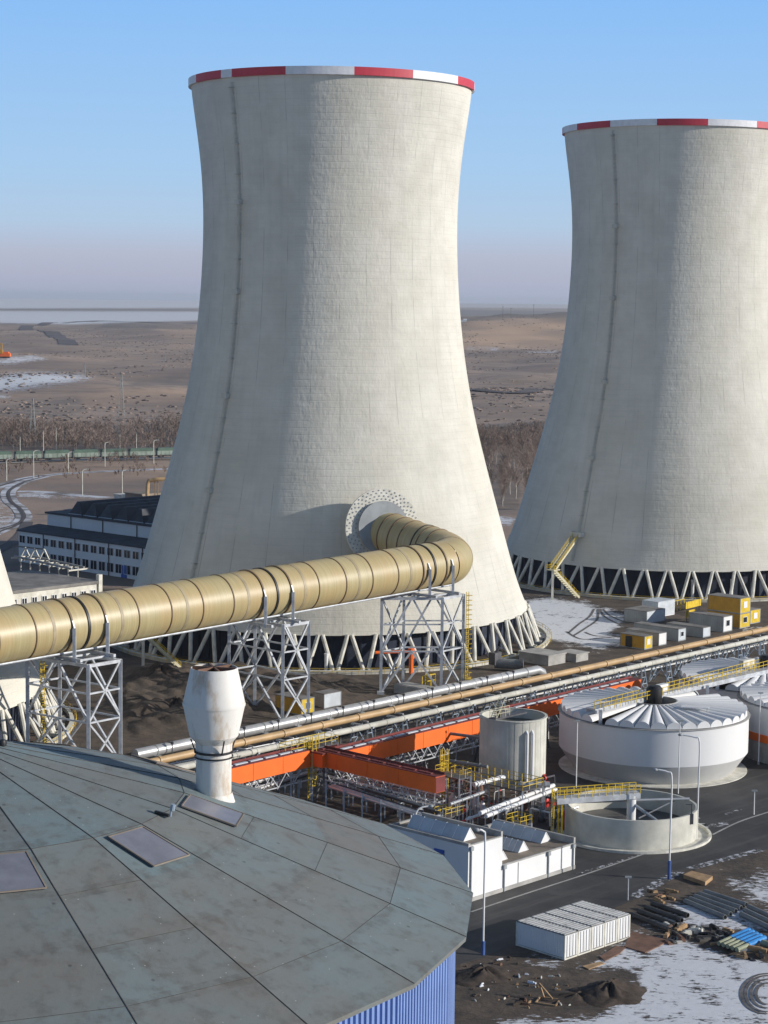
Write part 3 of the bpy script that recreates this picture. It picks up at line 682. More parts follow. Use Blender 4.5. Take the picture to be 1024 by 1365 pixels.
# ------------------------------------------------------------------ round silo in the foreground
SX, SY, SR, SZE, SRK, SZK, SZA = -22.087, 101.389, 27.0, 41.04, 12.03, 46.35, 49.35
NS = 23; SD = 2*pi/NS; TH0 = 0.04907
def sv(i, r, z): a = TH0-SD*i; return V3((SX+r*cos(a), SY+r*sin(a), z))
def roof_z(x, y):
    a = math.atan2(y-SY, x-SX); r = math.hypot(x-SX, y-SY); k = (a-TH0)/SD; am = TH0+(math.floor(k)+.5)*SD
    q = r*cos(a-am)/cos(SD/2)
    return SZE+(SZK-SZE)*(SR-q)/(SR-SRK) if q > SRK else SZK+(SZA-SZK)*(SRK-q)/SRK
def on_roof(px, py):
    r = ray(px, py).normalized()
    for i in range(1, 4000):
        p = CAM+r*(60+i*0.025)
        if math.hypot(p.x-SX, p.y-SY) < SR+.5 and p.z < roof_z(p.x, p.y): return p
    raise ValueError((px, py))
def vz(r): return SZE+(SZK-SZE)*(SR-r)/(SR-SRK) if r > SRK else SZK+(SZA-SZK)*(SRK-r)/SRK
silo = thing('round_silo', (SX, SY, 0), 'big round blue-walled silo with a faceted grey-green roof in the foreground', 'silo')
def make_roof():
    mb = MB(); cols = []; rs = [0.01, 4, 8, SRK, 15.6, 19.4, 23.2, SR]
    rr = random.Random(5)
    for i in range(NS):
        for j, (a, b) in enumerate(zip(rs, rs[1:])):
            t = rr.random(); sub = 10
            t = t*0.95 if j > 2 else 0.4+0.6*t
            for k in range(sub):   # strips so that joint stains can follow the ring joints
                ra, rb_ = a+(b-a)*k/sub, a+(b-a)*(k+1)/sub
                st = (0.8 if k in (0, sub-1) else 0.35 if k in (1, sub-2) else 0.0)*(j > 1)*rr.choice((0.2, 0.6, 1.0))
                mb.add([sv(i, ra, vz(ra)), sv(i, rb_, vz(rb_)), sv(i+1, rb_, vz(rb_)), sv(i+1, ra, vz(ra))], [(0,3,2,1)])
                cols.append((t, st))
    # turned-down edge and soffit
    for i in range(NS):
        mb.add([sv(i, SR, SZE), sv(i+1, SR, SZE), sv(i+1, SR-.03, SZE-.22), sv(i, SR-.03, SZE-.22)], [(0,1,2,3)]); cols.append((0.3, 0))
        mb.add([sv(i, SR-.03, SZE-.22), sv(i+1, SR-.03, SZE-.22), sv(i+1, SR-1.2, SZE-.25), sv(i, SR-1.2, SZE-.25)], [(0,1,2,3)]); cols.append((0.3, 0))
    o = mb.build('roof', M['siloroof'], silo)
    at = o.data.attributes.new('tint', 'FLOAT_COLOR', 'CORNER'); d = []
    for p, (t, s) in zip(o.data.polygons, cols): d += [t, s, 0, 1]*p.loop_total
    at.data.foreach_set('color', d); return o
roof = make_roof()
mb = MB()
for i in range(NS):
    pts = [sv(i, r, vz(r)+0.012) for r in (1, 6, SRK, 17, 22, SR-.02)]
    for a, b in zip(pts, pts[1:]): mb.beam(a, b, 0.034, 0.03)
    mb.beam(sv(i, SRK, SZK+.005), sv(i+1, SRK, SZK+.005), 0.035, 0.02)
    if i % 3 == 0:
        for r in (15.6, 19.4): mb.beam(sv(i, r, vz(r)+.008), sv(i+1, r, vz(r)+.004), 0.022, 0.014)
    for r in (23.2,): mb.beam(sv(i, r, vz(r)+.008), sv(i+1, r, vz(r)+.004), 0.022, 0.014)
mb.build('seam_strip', M['seam'], roof)
# skylights: pixel corners were measured, here they are built in the plane of their facet
for i in (0, 2, 4, 6, 8, 10, 12, 14, 16, 18, 20):
    def fp(u, r, h): return sv(i, r, vz(r)).lerp(sv(i+1, r, vz(r)), u)+fn*h
    e1_ = sv(i, 16, vz(16))-sv(i, 13, vz(13)); e2_ = sv(i+1, 13, vz(13))-sv(i, 13, vz(13)); fn = e2_.cross(e1_).normalized()
    if fn.z < 0: fn = -fn
    r0, r1, u0, u1 = 12.35, 15.1, 0.10, 0.80
    mb = MB(); q = [fp(u0, r0, 0.05), fp(u0, r1, 0.05), fp(u1-.1, r1, 0.05), fp(u1, r0, 0.05)]
    q2 = [p+fn*0.07 for p in q]; mb.hexa([*q, *q2]); sk = mb.build('skylight', M['skylight'], silo)
    mb = MB()
    for a, b in zip(q2, q2[1:]+q2[:1]): mb.beam(a, b, 0.07, 0.06)
    mb.build('skylight_frame', M['brownroof'], sk)
def silo_wall():
    mb = MB(); vs = []; n = NS*18
    for i in range(NS):
        for k in range(18):
            for f_, off in ((0, 0), (.32, 0), (.42, .22), (.9, .22)):
                t = (k+f_)/18; p = sv(i, SR-1.0+off*0.6, 0).lerp(sv(i+1, SR-1.0+off*0.6, 0), t); vs.append(p)
    m_ = len(vs); mb.add([(p.x, p.y, 0) for p in vs]+[(p.x, p.y, SZE-.2) for p in vs], [((i+1)%m_, i, m_+i, m_+(i+1)%m_) for i in range(m_)])
    return mb.build('wall', M['bluecladding'], silo)
silo_wall()
# vent stack with its barrel-shaped hood
vb = on_roof(285, 1059); vd = vb.y; s_ = vd/F
vent = thing('roof_vent', vb-Z*0.3, 'stained white vent stack with a barrel-shaped hood on the round roof', 'vent')
mb = MB(); hz = [(24*s_, -0.8), (24*s_, 66*s_)]; mb.lathe(hz, 40, vb); mb.lathe([(30*s_, -0.5), (25*s_, 0.12)], 40, vb); mb.build('stack_pipe', M['vent'], vent, smooth=True)
mb = MB(); pr = [(24.5*s_, 58*s_), (25*s_, 72*s_), (33*s_, 82*s_), (42*s_, 124*s_), (42*s_, 127*s_), (31.5*s_, 175*s_), (30.5*s_, 175*s_), (41*s_, 126*s_), (32*s_, 82*s_), (22*s_, 72*s_)]
mb.lathe(pr, 40, vb); mb.lathe([(42.4*s_, 123*s_), (42.7*s_, 125.5*s_), (42.4*s_, 128*s_)], 40, vb); mb.build('hood', M['vent'], vent, smooth=True, ang=20)
mb = MB(); mb.lathe([(25.5*s_, 59*s_), (27*s_, 59*s_), (27*s_, 62*s_), (25.5*s_, 62*s_)], 40, vb, closed=True)
mb.lathe([(25.5*s_, 52*s_), (26.5*s_, 52*s_), (26.5*s_, 54*s_), (25.5*s_, 54*s_)], 40, vb, closed=True)
for a in range(4): mb.beam(vb+cyl(a*pi/2+.5, 26.5*s_, 60*s_), vb+cyl(a*pi/2+.5, 34*s_, 80*s_), 0.06)
mb.build('collar', M['black'], vent)
mb = MB()
for a in range(3): mb.beam(vb+cyl(a*pi/3+.3, 30.5*s_, 172*s_), vb+cyl(a*pi/3+.3+pi, 30.5*s_, 172*s_), 0.1, 0.3)
mb.lathe([(0.1, 168*s_), (20*s_, 150*s_)], 24, vb); mb.build('inner_vanes', M['rust'], vent)
pl = on_roof(216, 1088)
lmp = thing('roof_lamp', pl, 'small black floodlight lying on the round roof between the skylights', 'lamp')
mb = MB(); mb.box(pl+Z*0.12, 0.75, 0.16, 0.14, V3((.92,-.35,-.15)).normalized(), V3((.35,.92,0)).normalized()); mb.build('housing', M['black'], lmp)
mb = MB(); mb.tube(pl+V3((.42,-.05,0)), pl+V3((.5,0,.55)), 0.05, 6); mb.tube(pl+V3((.5,0,.3)), pl+V3((.56,0,.6)), 0.12, 8); mb.build('bracket', M['bluesteel'], lmp)
pk = on_roof(3, 994)
mb = MB(); mb.lathe([(0.02,0),(0.22,0),(0.24,.15),(0.2,.3),(.02,.34)], 14, pk); tag(mb.build('roof_cowl', M['black'], loc=pk, smooth=True), 'small black cowl at the far left edge of the round roof', 'vent')

# ------------------------------------------------------------------ left background buildings
def window_row(mb_parent, o, du, n, step, w, h, z, out, mat='glass', frame='white'):
    for k in range(n):
        c = V3((o[0], o[1], z))+du*(step*(k+.5)); mb = MB()
        mb.box(c+out*0.04, w, 0.1, h, du, out); wd = mb.build('window', M[mat], mb_parent)
        mb = MB()
        for s in (-1, 1): mb.box(c+out*0.08+du*s*(w/2), 0.10, 0.12, h+.1, du, out); mb.box(c+out*0.08+Z*s*(h/2), w, 0.12, 0.10, du, out)
        mb.box(c+out*0.08, 0.12, 0.12, h-.1, du, out)
        mb.build('frame', M[frame], wd)
OL = V3((-99.7, 549.6, 0)); WV = -W  # wall runs towards +W from the far left corner
off = thing('office_building', OL, 'shaded two-storey office block with a sawtooth roofed hall behind it', 'building')
Lw = 72
mb = MB(); mb.ob(OL, 7, Lw, 0, 8.4); mb.build('wall', M['white'], off)
mb = MB(); p = [OL-U*.5-W*.4, OL-U*.5+W*(Lw+.4), OL+U*7+W*(Lw+.4), OL+U*7-W*.4]
mb.hexa([p[0]+Z*8.4, p[3]+Z*9.5, p[2]+Z*9.5, p[1]+Z*8.4, p[0]+Z*8.75, p[3]+Z*9.85, p[2]+Z*9.85, p[1]+Z*8.75][::1]); mb.build('lean_to_roof', M['darkroof'], off)
HO = OL+U*7+W*3.6
mb = MB(); mb.ob(HO, 34, Lw-6, 0, 13.0); mb.build('hall_wall', M['tankwhite'], off)
mb = MB(); mb.ob(HO-U*.5-W*.5, 35, Lw-5, 13.0, 13.5); hr = mb.build('hall_roof', M['darkroof'], off)
for k in range(8):
    a = HO+W*(8+k*6.4)+U*(1.2); mb = MB(); b = a+W*5.3; z0 = Z*13.52; L_ = U*30; t1 = V3((a.x, a.y, 16.9))+W*2.0+U*1.2; t2 = V3((a.x, a.y, 16.9))+W*3.3+U*1.2
    q = [a+z0, b+z0, t2, t1]; mb.add(q+[x+L_ for x in q], [(0,1,2,3),(7,6,5,4),(0,3,7,4),(2,1,5,6),(3,2,6,7)]); sw = mb.build('sawtooth_rooflight', M['darkroof'], hr)
    mb = MB(); mb.beam(a+z0-U*.1, b+z0-U*.1, .3, .25); mb.build('snow_edge', M['lightbox'], sw)
window_row(off, OL, W, 20, 3.4, 2.4, 2.0, 6.3, -U); 
window_row(off, OL+W*10.2, W, 17, 3.4, 2.6, 2.4, 2.2, -U)
mb = MB(); dc = OL+W*44.6-U*.05; mb.box(dc+Z*1.6, 2.2, .15, 3.2, W, U); mb.build('door', M['doorblue'], off)
mb = MB()
for k in (11, 24.5, 38.5, 52): mb.tube(OL+W*k-U*.15, OL+W*k-U*.15+Z*8.4, .14, 6); mb.tube(OL+W*(k+3)+U*6.85+Z*9.8, OL+W*(k+3)+U*6.85+Z*13, .14, 6)
mb.build('drainpipe', M['darksteel'], off)
LB = V3((-56.7, 398.5, 0))-U*48
low = thing('low_building', LB, 'sunlit white building with a flat felt roof and small windows just above the duct', 'building')
mb = MB(); mb.ob(LB, 48, -22, 0, 15.4); mb.build('wall', M['offwhite'], low)
mb = MB(); mb.ob(LB+W*.3-U*.3, 48.6, -22.6, 15.4, 16.0); mb.build('flat_roof', M['greyroof'], low)
mb = MB(); mb.ob(LB+U*48.02+W*.4, .9, -.9, 0, 17.2); mb.build('chimney', M['offwhite'], low)
window_row(low, LB, U, 20, 2.4, 1.2, 1.7, 13.4, W)
window_row(low, LB, U, 20, 2.4, 1.2, 2.2, 8.5, W)
# small pipe bridge in front of the office block
pb = G(60, 775, 0); pbr = thing('pipe_bridge', pb, 'small pale lattice pipe bridge left of the office block', 'pipe bridge')
c = G(28, 768, 0); d0 = G(104, 776, 0)
mb = MB()
for k in range(7):
    a = c.lerp(d0, k/6); mb.beam(a, a+Z*(5.2-0.2*k), .3); 
    if k < 3: mb.beam(a+Z*5, c.lerp(d0, (k+.5)/6)+Z*7.6, .3); mb.beam(c.lerp(d0, (k+1)/6)+Z*5, c.lerp(d0, (k+.5)/6)+Z*7.6, .3)
    mb.beam(a+Z*(5.0-.3*k)-U*3, a+Z*(5.0-.3*k)+U*4, .35)
mb.build('trestle', M['offwhite'], pbr)
mb = MB()
for s in (-1, 1): mb.tube(c+Z*5.4+U*s*2, d0+Z*3.6+U*s*2, .3, 6); mb.tube(c+Z*7.6-W*4, c.lerp(d0,.4)+Z*7.6, .2, 6)
mb.build('pipe', M['concrete'], pbr)
# yellow gas pipe arch behind the hall
a = G(197, 690, 0); b = G(235, 690, 0)
ga = thing('gas_pipe_arch', a, 'orange-yellow pipe arch standing beyond the office hall', 'pipe')
mb = MB(); mb.path(smoothline([a, a+Z*11, a+Z*12.4+V3((1.6,0,0)), a+Z*12.8+V3((4,0,0)), b+Z*12.8], 4), .65, 8); mb.build('pipe_run', M['tan'], ga, smooth=True)
mb = MB(); mb.beam(a.lerp(b,.25), a.lerp(b,.25)+Z*12.3, .35); mb.beam(a.lerp(b,.35), a.lerp(b,.35)+Z*12.3, .35); mb.build('prop', M['tan'], ga)
for k, (x, y) in enumerate(((175,684),(190,686))):
    o = G(x, y, 0); mb = MB(); mb.ob(o, 12, -9, 0, 5.5+k); mb.ob(o+U*-.2, 12.4, -9.2, 5.5+k, 5.9+k, 0)
    tag(mb.build('shed', M[('offwhite','brownroof')[k]], loc=o), ('pale cream shed peeping over the office hall roof', 'brownish shed beside the pipe arch, behind the hall roof')[k], 'shed')

# ------------------------------------------------------------------ pipe lines on trestles
PA = G(190, 1018.5, 6.0); PB = G(1040, 834.5, 6.0); pd = (PB-PA).normalized(); pn = V3((pd.y, -pd.x, 0)).normalized(); PL = (PB-PA).length
tp = thing('tan_pipeline', PA, 'long tan pipeline on top of the blue-grey trestles', 'pipeline')
mb = MB(); mb.tube(PA-pd*10, PB+pd*30, .55, 12); mb.build('pipe_run', M['tan'], tp, smooth=True)
mb = MB()
for k in range(24): c = PA+pd*(3+k*8.5); mb = MB(); mb.tube(c, c+pd*.35, .66, 12); mb.build('flange', M['tan'], tp)
wp = thing('white_pipeline', PA+pn*1.6, 'whitish lagged pipeline running just below the tan one', 'pipeline')
mb = MB(); o_ = pn*1.7-Z*1.25; mb.tube(PA+o_-pd*10, PB+o_+pd*30, .46, 12); mb.build('pipe_run', M['paleconcrete'], wp, smooth=True)
mb = MB()
for k in range(48): c = PA+o_+pd*(k*4.2); mb = MB(); mb.tube(c, c+pd*.18, .51, 12); mb.build('strap', M['paleconcrete'], wp)
mb = MB(); o_ = -pn*1.5-Z*.4; mb.tube(PA+o_-pd*10, PB+o_+pd*30, .3, 8); tag(mb.build('thin_pipeline', M['darkpipe'], loc=PA, smooth=True), 'thin dark pipeline behind the tan one', 'pipeline')
def trestle_proto():
    t = thing('pipe_trestle', (0,0,0), '-', 'trestle', 'trestles under the pipelines')
    for s in (-1, 1):
        mb = MB()
        for q in (-1, 1): mb.beam(pn*s*2.0+pd*q*1.05, pn*s*1.5+pd*q*0.42+Z*4.5, .2)
        mb.build('leg_pair', M['bluesteel'], t)
        for z in (1.2, 2.4, 3.6): mb = MB(); mb.beam(pn*s*(2.0-.11*z)-pd*(1.05-.14*z)+Z*z, pn*s*(2.0-.11*z)+pd*(1.05-.14*z)+Z*z, .13); mb.build('rung', M['bluesteel'], t)
    mb = MB(); mb.beam(-pn*2.3+Z*4.55, pn*2.4+Z*4.55, .3); mb.beam(-pn*1.9+Z*5.3, pn*1.2+Z*5.3, .22); mb.build('cross_beam', M['steel'], t)
    mb = MB(); mb.beam(-pn*1.9+Z*.4, pn*1.5+Z*4.4, .13); mb.beam(pn*1.9+Z*.4, -pn*1.5+Z*4.4, .13)
    for s in (-1, 1): mb.beam(pn*s*1.8-pd*1+Z*.3, pn*s*1.6+pd*.7+Z*2.4, .12)
    mb.build('brace', M['bluesteel'], t)
    return t
tr = trestle_proto(); nT = 20
nearby = ['left of the vent hood, almost hidden by the round roof', 'right behind the vent stack', 'first to the right of the vent stack', 'just left of the yellow platforms', 'behind the right yellow platform', 'first to the right of the yellow platforms',
 'directly below the concrete trough', 'below the steel tower under the duct bend', 'below the yellow ladder of the duct bend tower', 'behind the left half of the small grey tank', 'behind the right half of the small grey tank', 'first to the right of the small grey tank', 'below the smaller valve pit',
 'first to the right of the valve pits', 'below the low single ochre cabin', 'below the long grey container', 'behind the left end of the farther covered tank', 'below the tall grey container with a white end', 'below the stacked ochre cabins', 'nearest the right picture edge']
for k in range(nT):
    p = PA+pd*(4+k*8.55); p.z = 0
    lb = 'blue-grey splayed pipe trestle '+nearby[k]
    if k == 0: tr.location = p; tr['label'] = lb
    else: copy_tree(tr, p, lb)
for ch in tr.children: WL[ch.name] = V3(p)
# big silver pipe on the ground
a, b = G(180, 1006, 1.2), G(716, 893, 1.2); sp_ = thing('silver_pipe', a, 'thick silver pipe lying along the ground behind the trestles', 'pipeline')
mb = MB(); mb.path([a, b, b+V3((1.0,.9,-.6)), b+V3((1.3,1.2,-1.6))], .88, 16); mb.build('pipe_run', M['silver'], sp_, smooth=True)
mb = MB(); dv = (b-a).normalized(); L_ = (b-a).length
for k in range(13): c = a+dv*(L_*(k+.5)/13); mb = MB(); mb.tube(c, c+dv*.25, .93, 16); mb.box(V3((c.x, c.y, .25)), 2.4, 1.0, .6, pn, pd); mb.build('cradle', M['silver' if k % 3 else 'greypipe'], sp_)
mb = MB()
for k in range(12):
    c = a+dv*(L_*(k+.8)/13)+pn*1.6; mb.tube(c-Z*1, c+Z*1.1, .09, 6); mb.tube(c+Z*1.1, c+Z*1.1-pn*1.2, .09, 6); mb.tube(c+Z*.9, c+Z*1.3, .25, 6); mb.build('valve', M['darksteel'], sp_); mb = MB()

# ------------------------------------------------------------------ orange conveyor galleries
def gallery(pa, pb, label, h=2.4, w=2.0, zc=6.2, mat='orange', plate='lightbox'):
    a, b = G(*pa, zc), G(*pb, zc); d = (b-a).normalized(); n = V3((d.y, -d.x, 0)).normalized(); L = (b-a).length
    g = thing('conveyor_gallery', V3((a.x, a.y, 0)), label, 'conveyor gallery', 'orange conveyor galleries')
    def bx(mb, off, zz, ww, hh, l0=0, l1=L): mb.box(a+d*((l0+l1)/2)+n*off+Z*zz, l1-l0, ww, hh, d, n)
    mb = MB(); bx(mb, 0, 0, w, h); 
    for k in range(int(L/6)): bx(mb, w/2+.02, 0, .05, h, k*6, k*6+.12)
    mb.build('body', M[mat], g)
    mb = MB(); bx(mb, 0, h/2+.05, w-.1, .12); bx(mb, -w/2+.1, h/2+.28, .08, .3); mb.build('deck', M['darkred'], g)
    mb = MB()
    for k in range(int(L/3.0)): bx(mb, .1, h/2+.18, .5, .15, k*3.0+.15, k*3.0+2.6)
    mb.build('cover_plate', M[plate], g)
    mb = MB(); bx(mb, 0, 0, w-.1, h-.1, L, L+.06); mb.build('end_panel', M['darkred'], g)  # added sheet whose dark red paints the end face as unlit
    mb = MB(); zb = -h/2
    for s in (-1, 1):
        bx(mb, s*(w/2-.15), zb-1.9, .16, .16)
        for k in range(int(L/3.2)):
            q0 = a+d*(k*3.2)+n*s*(w/2-.15); mb.beam(q0+Z*zb, q0+d*1.6+Z*(zb-1.9), .12); mb.beam(q0+d*1.6+Z*(zb-1.9), q0+d*3.2+Z*zb, .12)
    mb.build('truss', M['steel'], g)
    for k in range(max(2, int(L/17)+1)):
        c = a+d*(L*(k+.2)/max(2, int(L/17)+1)); mb = MB()
        for s in (-1, 1): mb.beam(V3((*(c+n*s*1.6).xy, 0)), c+n*s*(w/2-.2)+Z*(zb-1.8), .28)
        mb.beam(V3((*(c-n*1.5).xy, 1.5)), V3((*(c+n*1.4).xy, zc-3.6)), .15); mb.build('leg', M['darksteel'], g)
    return g, a, b, d, n
g1, ga_, gb_, gd_, gn_ = gallery((290,1037.5), (411,1009), 'orange conveyor gallery emerging from behind the vent hood of the round roof')
g2, *_r = gallery((452,1011.5), (848,914), 'longest orange conveyor gallery, passing behind the small grey tank and ending at the covered tank')
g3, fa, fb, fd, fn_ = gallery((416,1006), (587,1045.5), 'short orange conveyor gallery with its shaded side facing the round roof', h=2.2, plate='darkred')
# junction house between the galleries
jc = G(438, 1007, 6.2)
j = thing('junction_house', V3((jc.x, jc.y, 0)), 'small orange junction house where the three galleries meet', 'junction house')
mb = MB(); mb.box(jc-Z*.1, 6.5, 3.6, 1.9, gd_, gn_); mb.build('body', M['orange'], j)
mb = MB(); mb.box(jc+Z*1.0, 6.7, 3.8, .2, gd_, gn_); mb.build('roof', M['darkred'], j)
mb = MB()
for s in (-1, 1):
    for q in (-1, 1): p = jc+gd_*s*2.6+gn_*q*1.5; mb.beam((p.x, p.y, 0), p-Z*1, .3)
mb.build('leg', M['darksteel'], j)
def access_tower(px, py, ztop, label, w=1.5):
    b = G(px, py, 0); t = thing('access_ladder', b, label, 'ladder')
    mb = MB(); mb.ladder(b, b+Z*ztop, gd_, .8, .07, .4)
    mb.build('rails_and_rungs', M['yellow'], t)
    mb = MB()
    for i in range(int((ztop-2)/.9)): mb.lathe([(.6,0),(.6,.1),(.54,.1)], 8, b+gn_*.5+Z*(2.2+i*.9))
    for a in range(5): mb.tube(b+gn_*.5+cyl(a*1.25, .58, 2.2), b+gn_*.5+cyl(a*1.25, .58, ztop+.8), .05, 4)
    mb.build('safety_cage', M['yellow'], t)
    return t
access_tower(413, 1066, 8.6, 'tall yellow caged ladder at the corner of the galleries')
access_tower(588, 1083, 8.4, 'yellow caged ladder at the free end of the short orange gallery')
def rail_deck(pxy, z, lu, lw, label, d=None, n=None, legs=True, name='railed_platform', mat='yellow', deck='darksteel'):
    c = G(*pxy, z); d = d or U; n = n or W
    t = thing(name, V3((c.x, c.y, 0)), label, 'platform')
    mb = MB(); mb.box(c, lu, lw, .18, d, n); mb.build('deck', M[deck], t)
    q = [c+d*lu/2*i+n*lw/2*k+Z*.1 for i, k in ((-1,-1),(1,-1),(1,1),(-1,1))]
    mb = MB(); mb.rail(q+q[:1], 1.15, .06, 1.3); mb.build('guard_rail', M[mat], t)
    if legs:
        for p in q: mb = MB(); mb.beam((p.x, p.y, 0), p, .22); mb.build('leg', M['steel'], t)
    return t
rail_deck((393,1001), 7.3, 4.0, 2.4, 'left yellow railed platform above the corner of the orange galleries', gd_, gn_)
rail_deck((425,993), 7.6, 5.4, 2.6, 'right yellow railed platform above the corner of the orange galleries', gd_, gn_)
rail_deck((604,1034), 6.3, 4.5, 2.4, 'small yellow railed platform right at the end of the short orange gallery', fd, fn_)
rail_deck((655,1040), 4.6, 4.5, 15, 'long dark walkway with pale yellow railing leading toward the small grey tank', None, None)
rail_deck((598,1087), 2.6, 3.6, 2.0, 'low yellow railing round a pump pit beside the caged ladder')
rail_deck((692,1098), 2.6, 2.4, 2.4, 'low yellow railed step behind the white flat-roofed building')

# ------------------------------------------------------------------ pipe racks and process pipes in the dark yard
def pipe_rack(pa, pb, z, label, n=6, w=4.5, mats=('silver','greypipe','white','darkpipe')):
    a, b = G(*pa, z), G(*pb, z); d = (b-a).normalized(); nn = V3((d.y, -d.x, 0)); L = (b-a).length
    t = thing('pipe_rack', V3((a.x, a.y, 0)), label, 'pipe rack', 'low pipe racks in the yard')
    for k in range(n):
        mb = MB(); r = random.choice((.10,.14,.2,.26)); o = nn*(-w/2+w*(k+.5)/n)+Z*random.choice((0,0,.5))
        mb.tube(a+o, b+o, r, 8); mb.build('pipe', M[random.choice(mats)], t, smooth=True)
    k = int(L/5)+1; 
    for i in range(k+1):
        c = a+d*(L*i/k); mb = MB()
        for s in (-1, 1): p = c+nn*s*w/2; mb.beam((p.x, p.y, 0), p+Z*.6, .2)
        mb.beam(c-nn*w/2-Z*.3, c+nn*w/2-Z*.3, .2); mb.build('frame', M['steel'], t)
    return t
pipe_rack((330,1052), (418,1025), 3.2, 'crowded pipe rack beneath the left orange gallery')
pipe_rack((430,1032), (578,1068), 2.6, 'pipe rack in the shade beneath the short orange gallery', 7, 5)
pipe_rack((450,1046), (575,1086), 3.4, 'open pipe rack in front of the shaded gallery, nearest the round roof', 5, 4, ('greypipe','silver','darkpipe'))
pipe_rack((480,1020), (640,978), 2.4, 'pipe rack running beneath the longest orange gallery', 6, 3.5)
pipe_rack((210,1028), (700,928), 2.2, 'low pipe rack on the ground below the pipeline trestles', 5, 3.0, ('darkpipe','greypipe','white'))
pipe_rack((705,926), (1020,856), 2.0, 'low pipe rack on the ground behind the covered tanks', 5, 3.0, ('darkpipe','greypipe','white'))
gw = G(520, 1060, 3.0)
wk = thing('grating_walkway', V3((gw.x, gw.y, 0)), 'grey grating walkway in the dark yard in front of the short gallery', 'walkway')
mb = MB(); a, b = G(458,1047,3.0), G(585,1076,3.0); dd_ = (b-a).normalized(); nn_ = V3((dd_.y,-dd_.x,0)); mb.box((a+b)/2, (b-a).length, 1.8, .15, dd_, nn_); mb.build('deck', M['concrete'], wk)
mb = MB()
for s in (-1, 1): mb.rail([a+nn_*s*.9, b+nn_*s*.9], 1.1, .05, 1.6)
mb.build('handrail', M['steel'], wk)
for k in range(6): p = a.lerp(b, k/5); mb = MB(); mb.beam((p.x, p.y, 0), p, .2); mb.build('leg', M['steel'], wk)
for k, (x0,y0,x1,y1,z,r,mt,lb) in enumerate((
  (640,1084,738,1047,3.6,.3,'white','upper of the thick white pipes leading up to the round basin'),
  (648,1088,741,1052,3.4,.28,'white','middle one of the thick white pipes leading up to the round basin'),
  (622,1092,672,1075,2.6,.2,'white','lower white pipe above the pump yard, left of the thick pair'),
  (612,1096,700,1070,2.0,.13,'red','thin red pipe low in the pump yard'),
  (652,1085,720,1062,2.6,.11,'red','thin red pipe beneath the thick white pair'),
  (600,1072,645,1056,4.2,.22,'silver','short silver pipe between the yellow platform and the red pipes'),
  (585,1012,650,1022,6.0,.24,'greypipe','long grey pipe sloping from the short gallery toward the small grey tank'),
  (632,1046,672,1036,4.8,.34,'white','white pipe lying on the dark railed walkway'),
  (690,1046,733,1046,4.6,.42,'silver','short silver header pipe below the small grey tank'),
  (735,1082,770,1076,2.2,.2,'silver','silver pipe entering the round basin beside the red pump'))):
    a, b = G(x0,y0,z), G(x1,y1,z); t = thing('process_pipe', V3((a.x, a.y, 0)), lb, 'pipe')
    mb = MB(); mb.tube(a, b, r, 10); e = b+Z*-(z-.1); mb.build('pipe_run', M[mt], t, smooth=True)
    mb = MB(); nS = 3
    for i in range(nS): c = a.lerp(b, (i+.5)/nS); mb.beam((c.x, c.y, 0), c-Z*r, .16)
    mb.build('support', M['steel'], t)
    mb = MB()
    for i in range(4): c = a.lerp(b, (i+.3)/4); dq = (b-a).normalized(); mb.tube(c, c+dq*.2, r*1.35, 10)
    mb.build('flange', M[mt], t)
# grey inverted-U pipe in front of the small tank
a = G(649,1038,0); b = G(691,1042,0)
u_ = thing('bridge_pipe', a, 'grey pipe bent like a gateway in front of the small grey tank', 'pipe')
mb = MB(); pts = [a-V3((7,-4,-6.2)), a+Z*6.2, b+Z*6.2-V3((.6,0,0)), b+Z*5.8, b+Z*.1]; mb.path(pts, .24, 8); mb.build('pipe_run', M['greypipe'], u_, smooth=True)
mb = MB(); mb.beam(a, a+Z*6, .22); mb.beam(a.lerp(b,.55), a.lerp(b,.55)+Z*6, .22); mb.build('prop', M['steel'], u_)
# pumps, vessels and valves
spots = [(603,1078,.55,2.2,'white'),(612,1085,.45,2.8,'silver'),(624,1080,.4,3.0,'rust'),(633,1086,.45,2.6,'white'),(643,1090,.4,2.4,'white'),(618,1070,.4,2.0,'greypipe'),(640,1074,.45,3.4,'rust'),(655,1092,.35,1.8,'silver'),(668,1096,.4,1.6,'greypipe'),
         (608,1064,.5,2.2,'silver'),(628,1066,.4,3.2,'rust'),(700,1080,.4,2.6,'rust'),(712,1072,.35,3.0,'greypipe'),(727,1076,.5,1.6,'red'),(742,1088,.5,1.5,'darksteel'),(752,1106,.45,2.2,'red'),(722,1096,.6,1.4,'darksteel'),(736,1104,.6,1.6,'darksteel')]
names = ['fat white vessel under the end of the short gallery','silver vessel behind the caged ladder','rust-red standpipe left of the white pipes','white standpipe in the middle of the pump yard','white standpipe at the lower end of the thick white pipes','grey vessel below the small yellow platform','taller rust-red standpipe beside the white pipes','silver stub behind the white roof lights','grey stub in front of the low red pipe',
         'silver vessel just under the yellow platform','rust-red standpipe behind the pump yard','rust-red vessel beneath the upper end of the white pipes','slim grey vessel beside the small grey tank legs','small red pump on the basin pipe','black pump left of the round basin','red box-like pump touching the round basin wall','black pump behind the right roof lights','black pump between the basin and the white building']
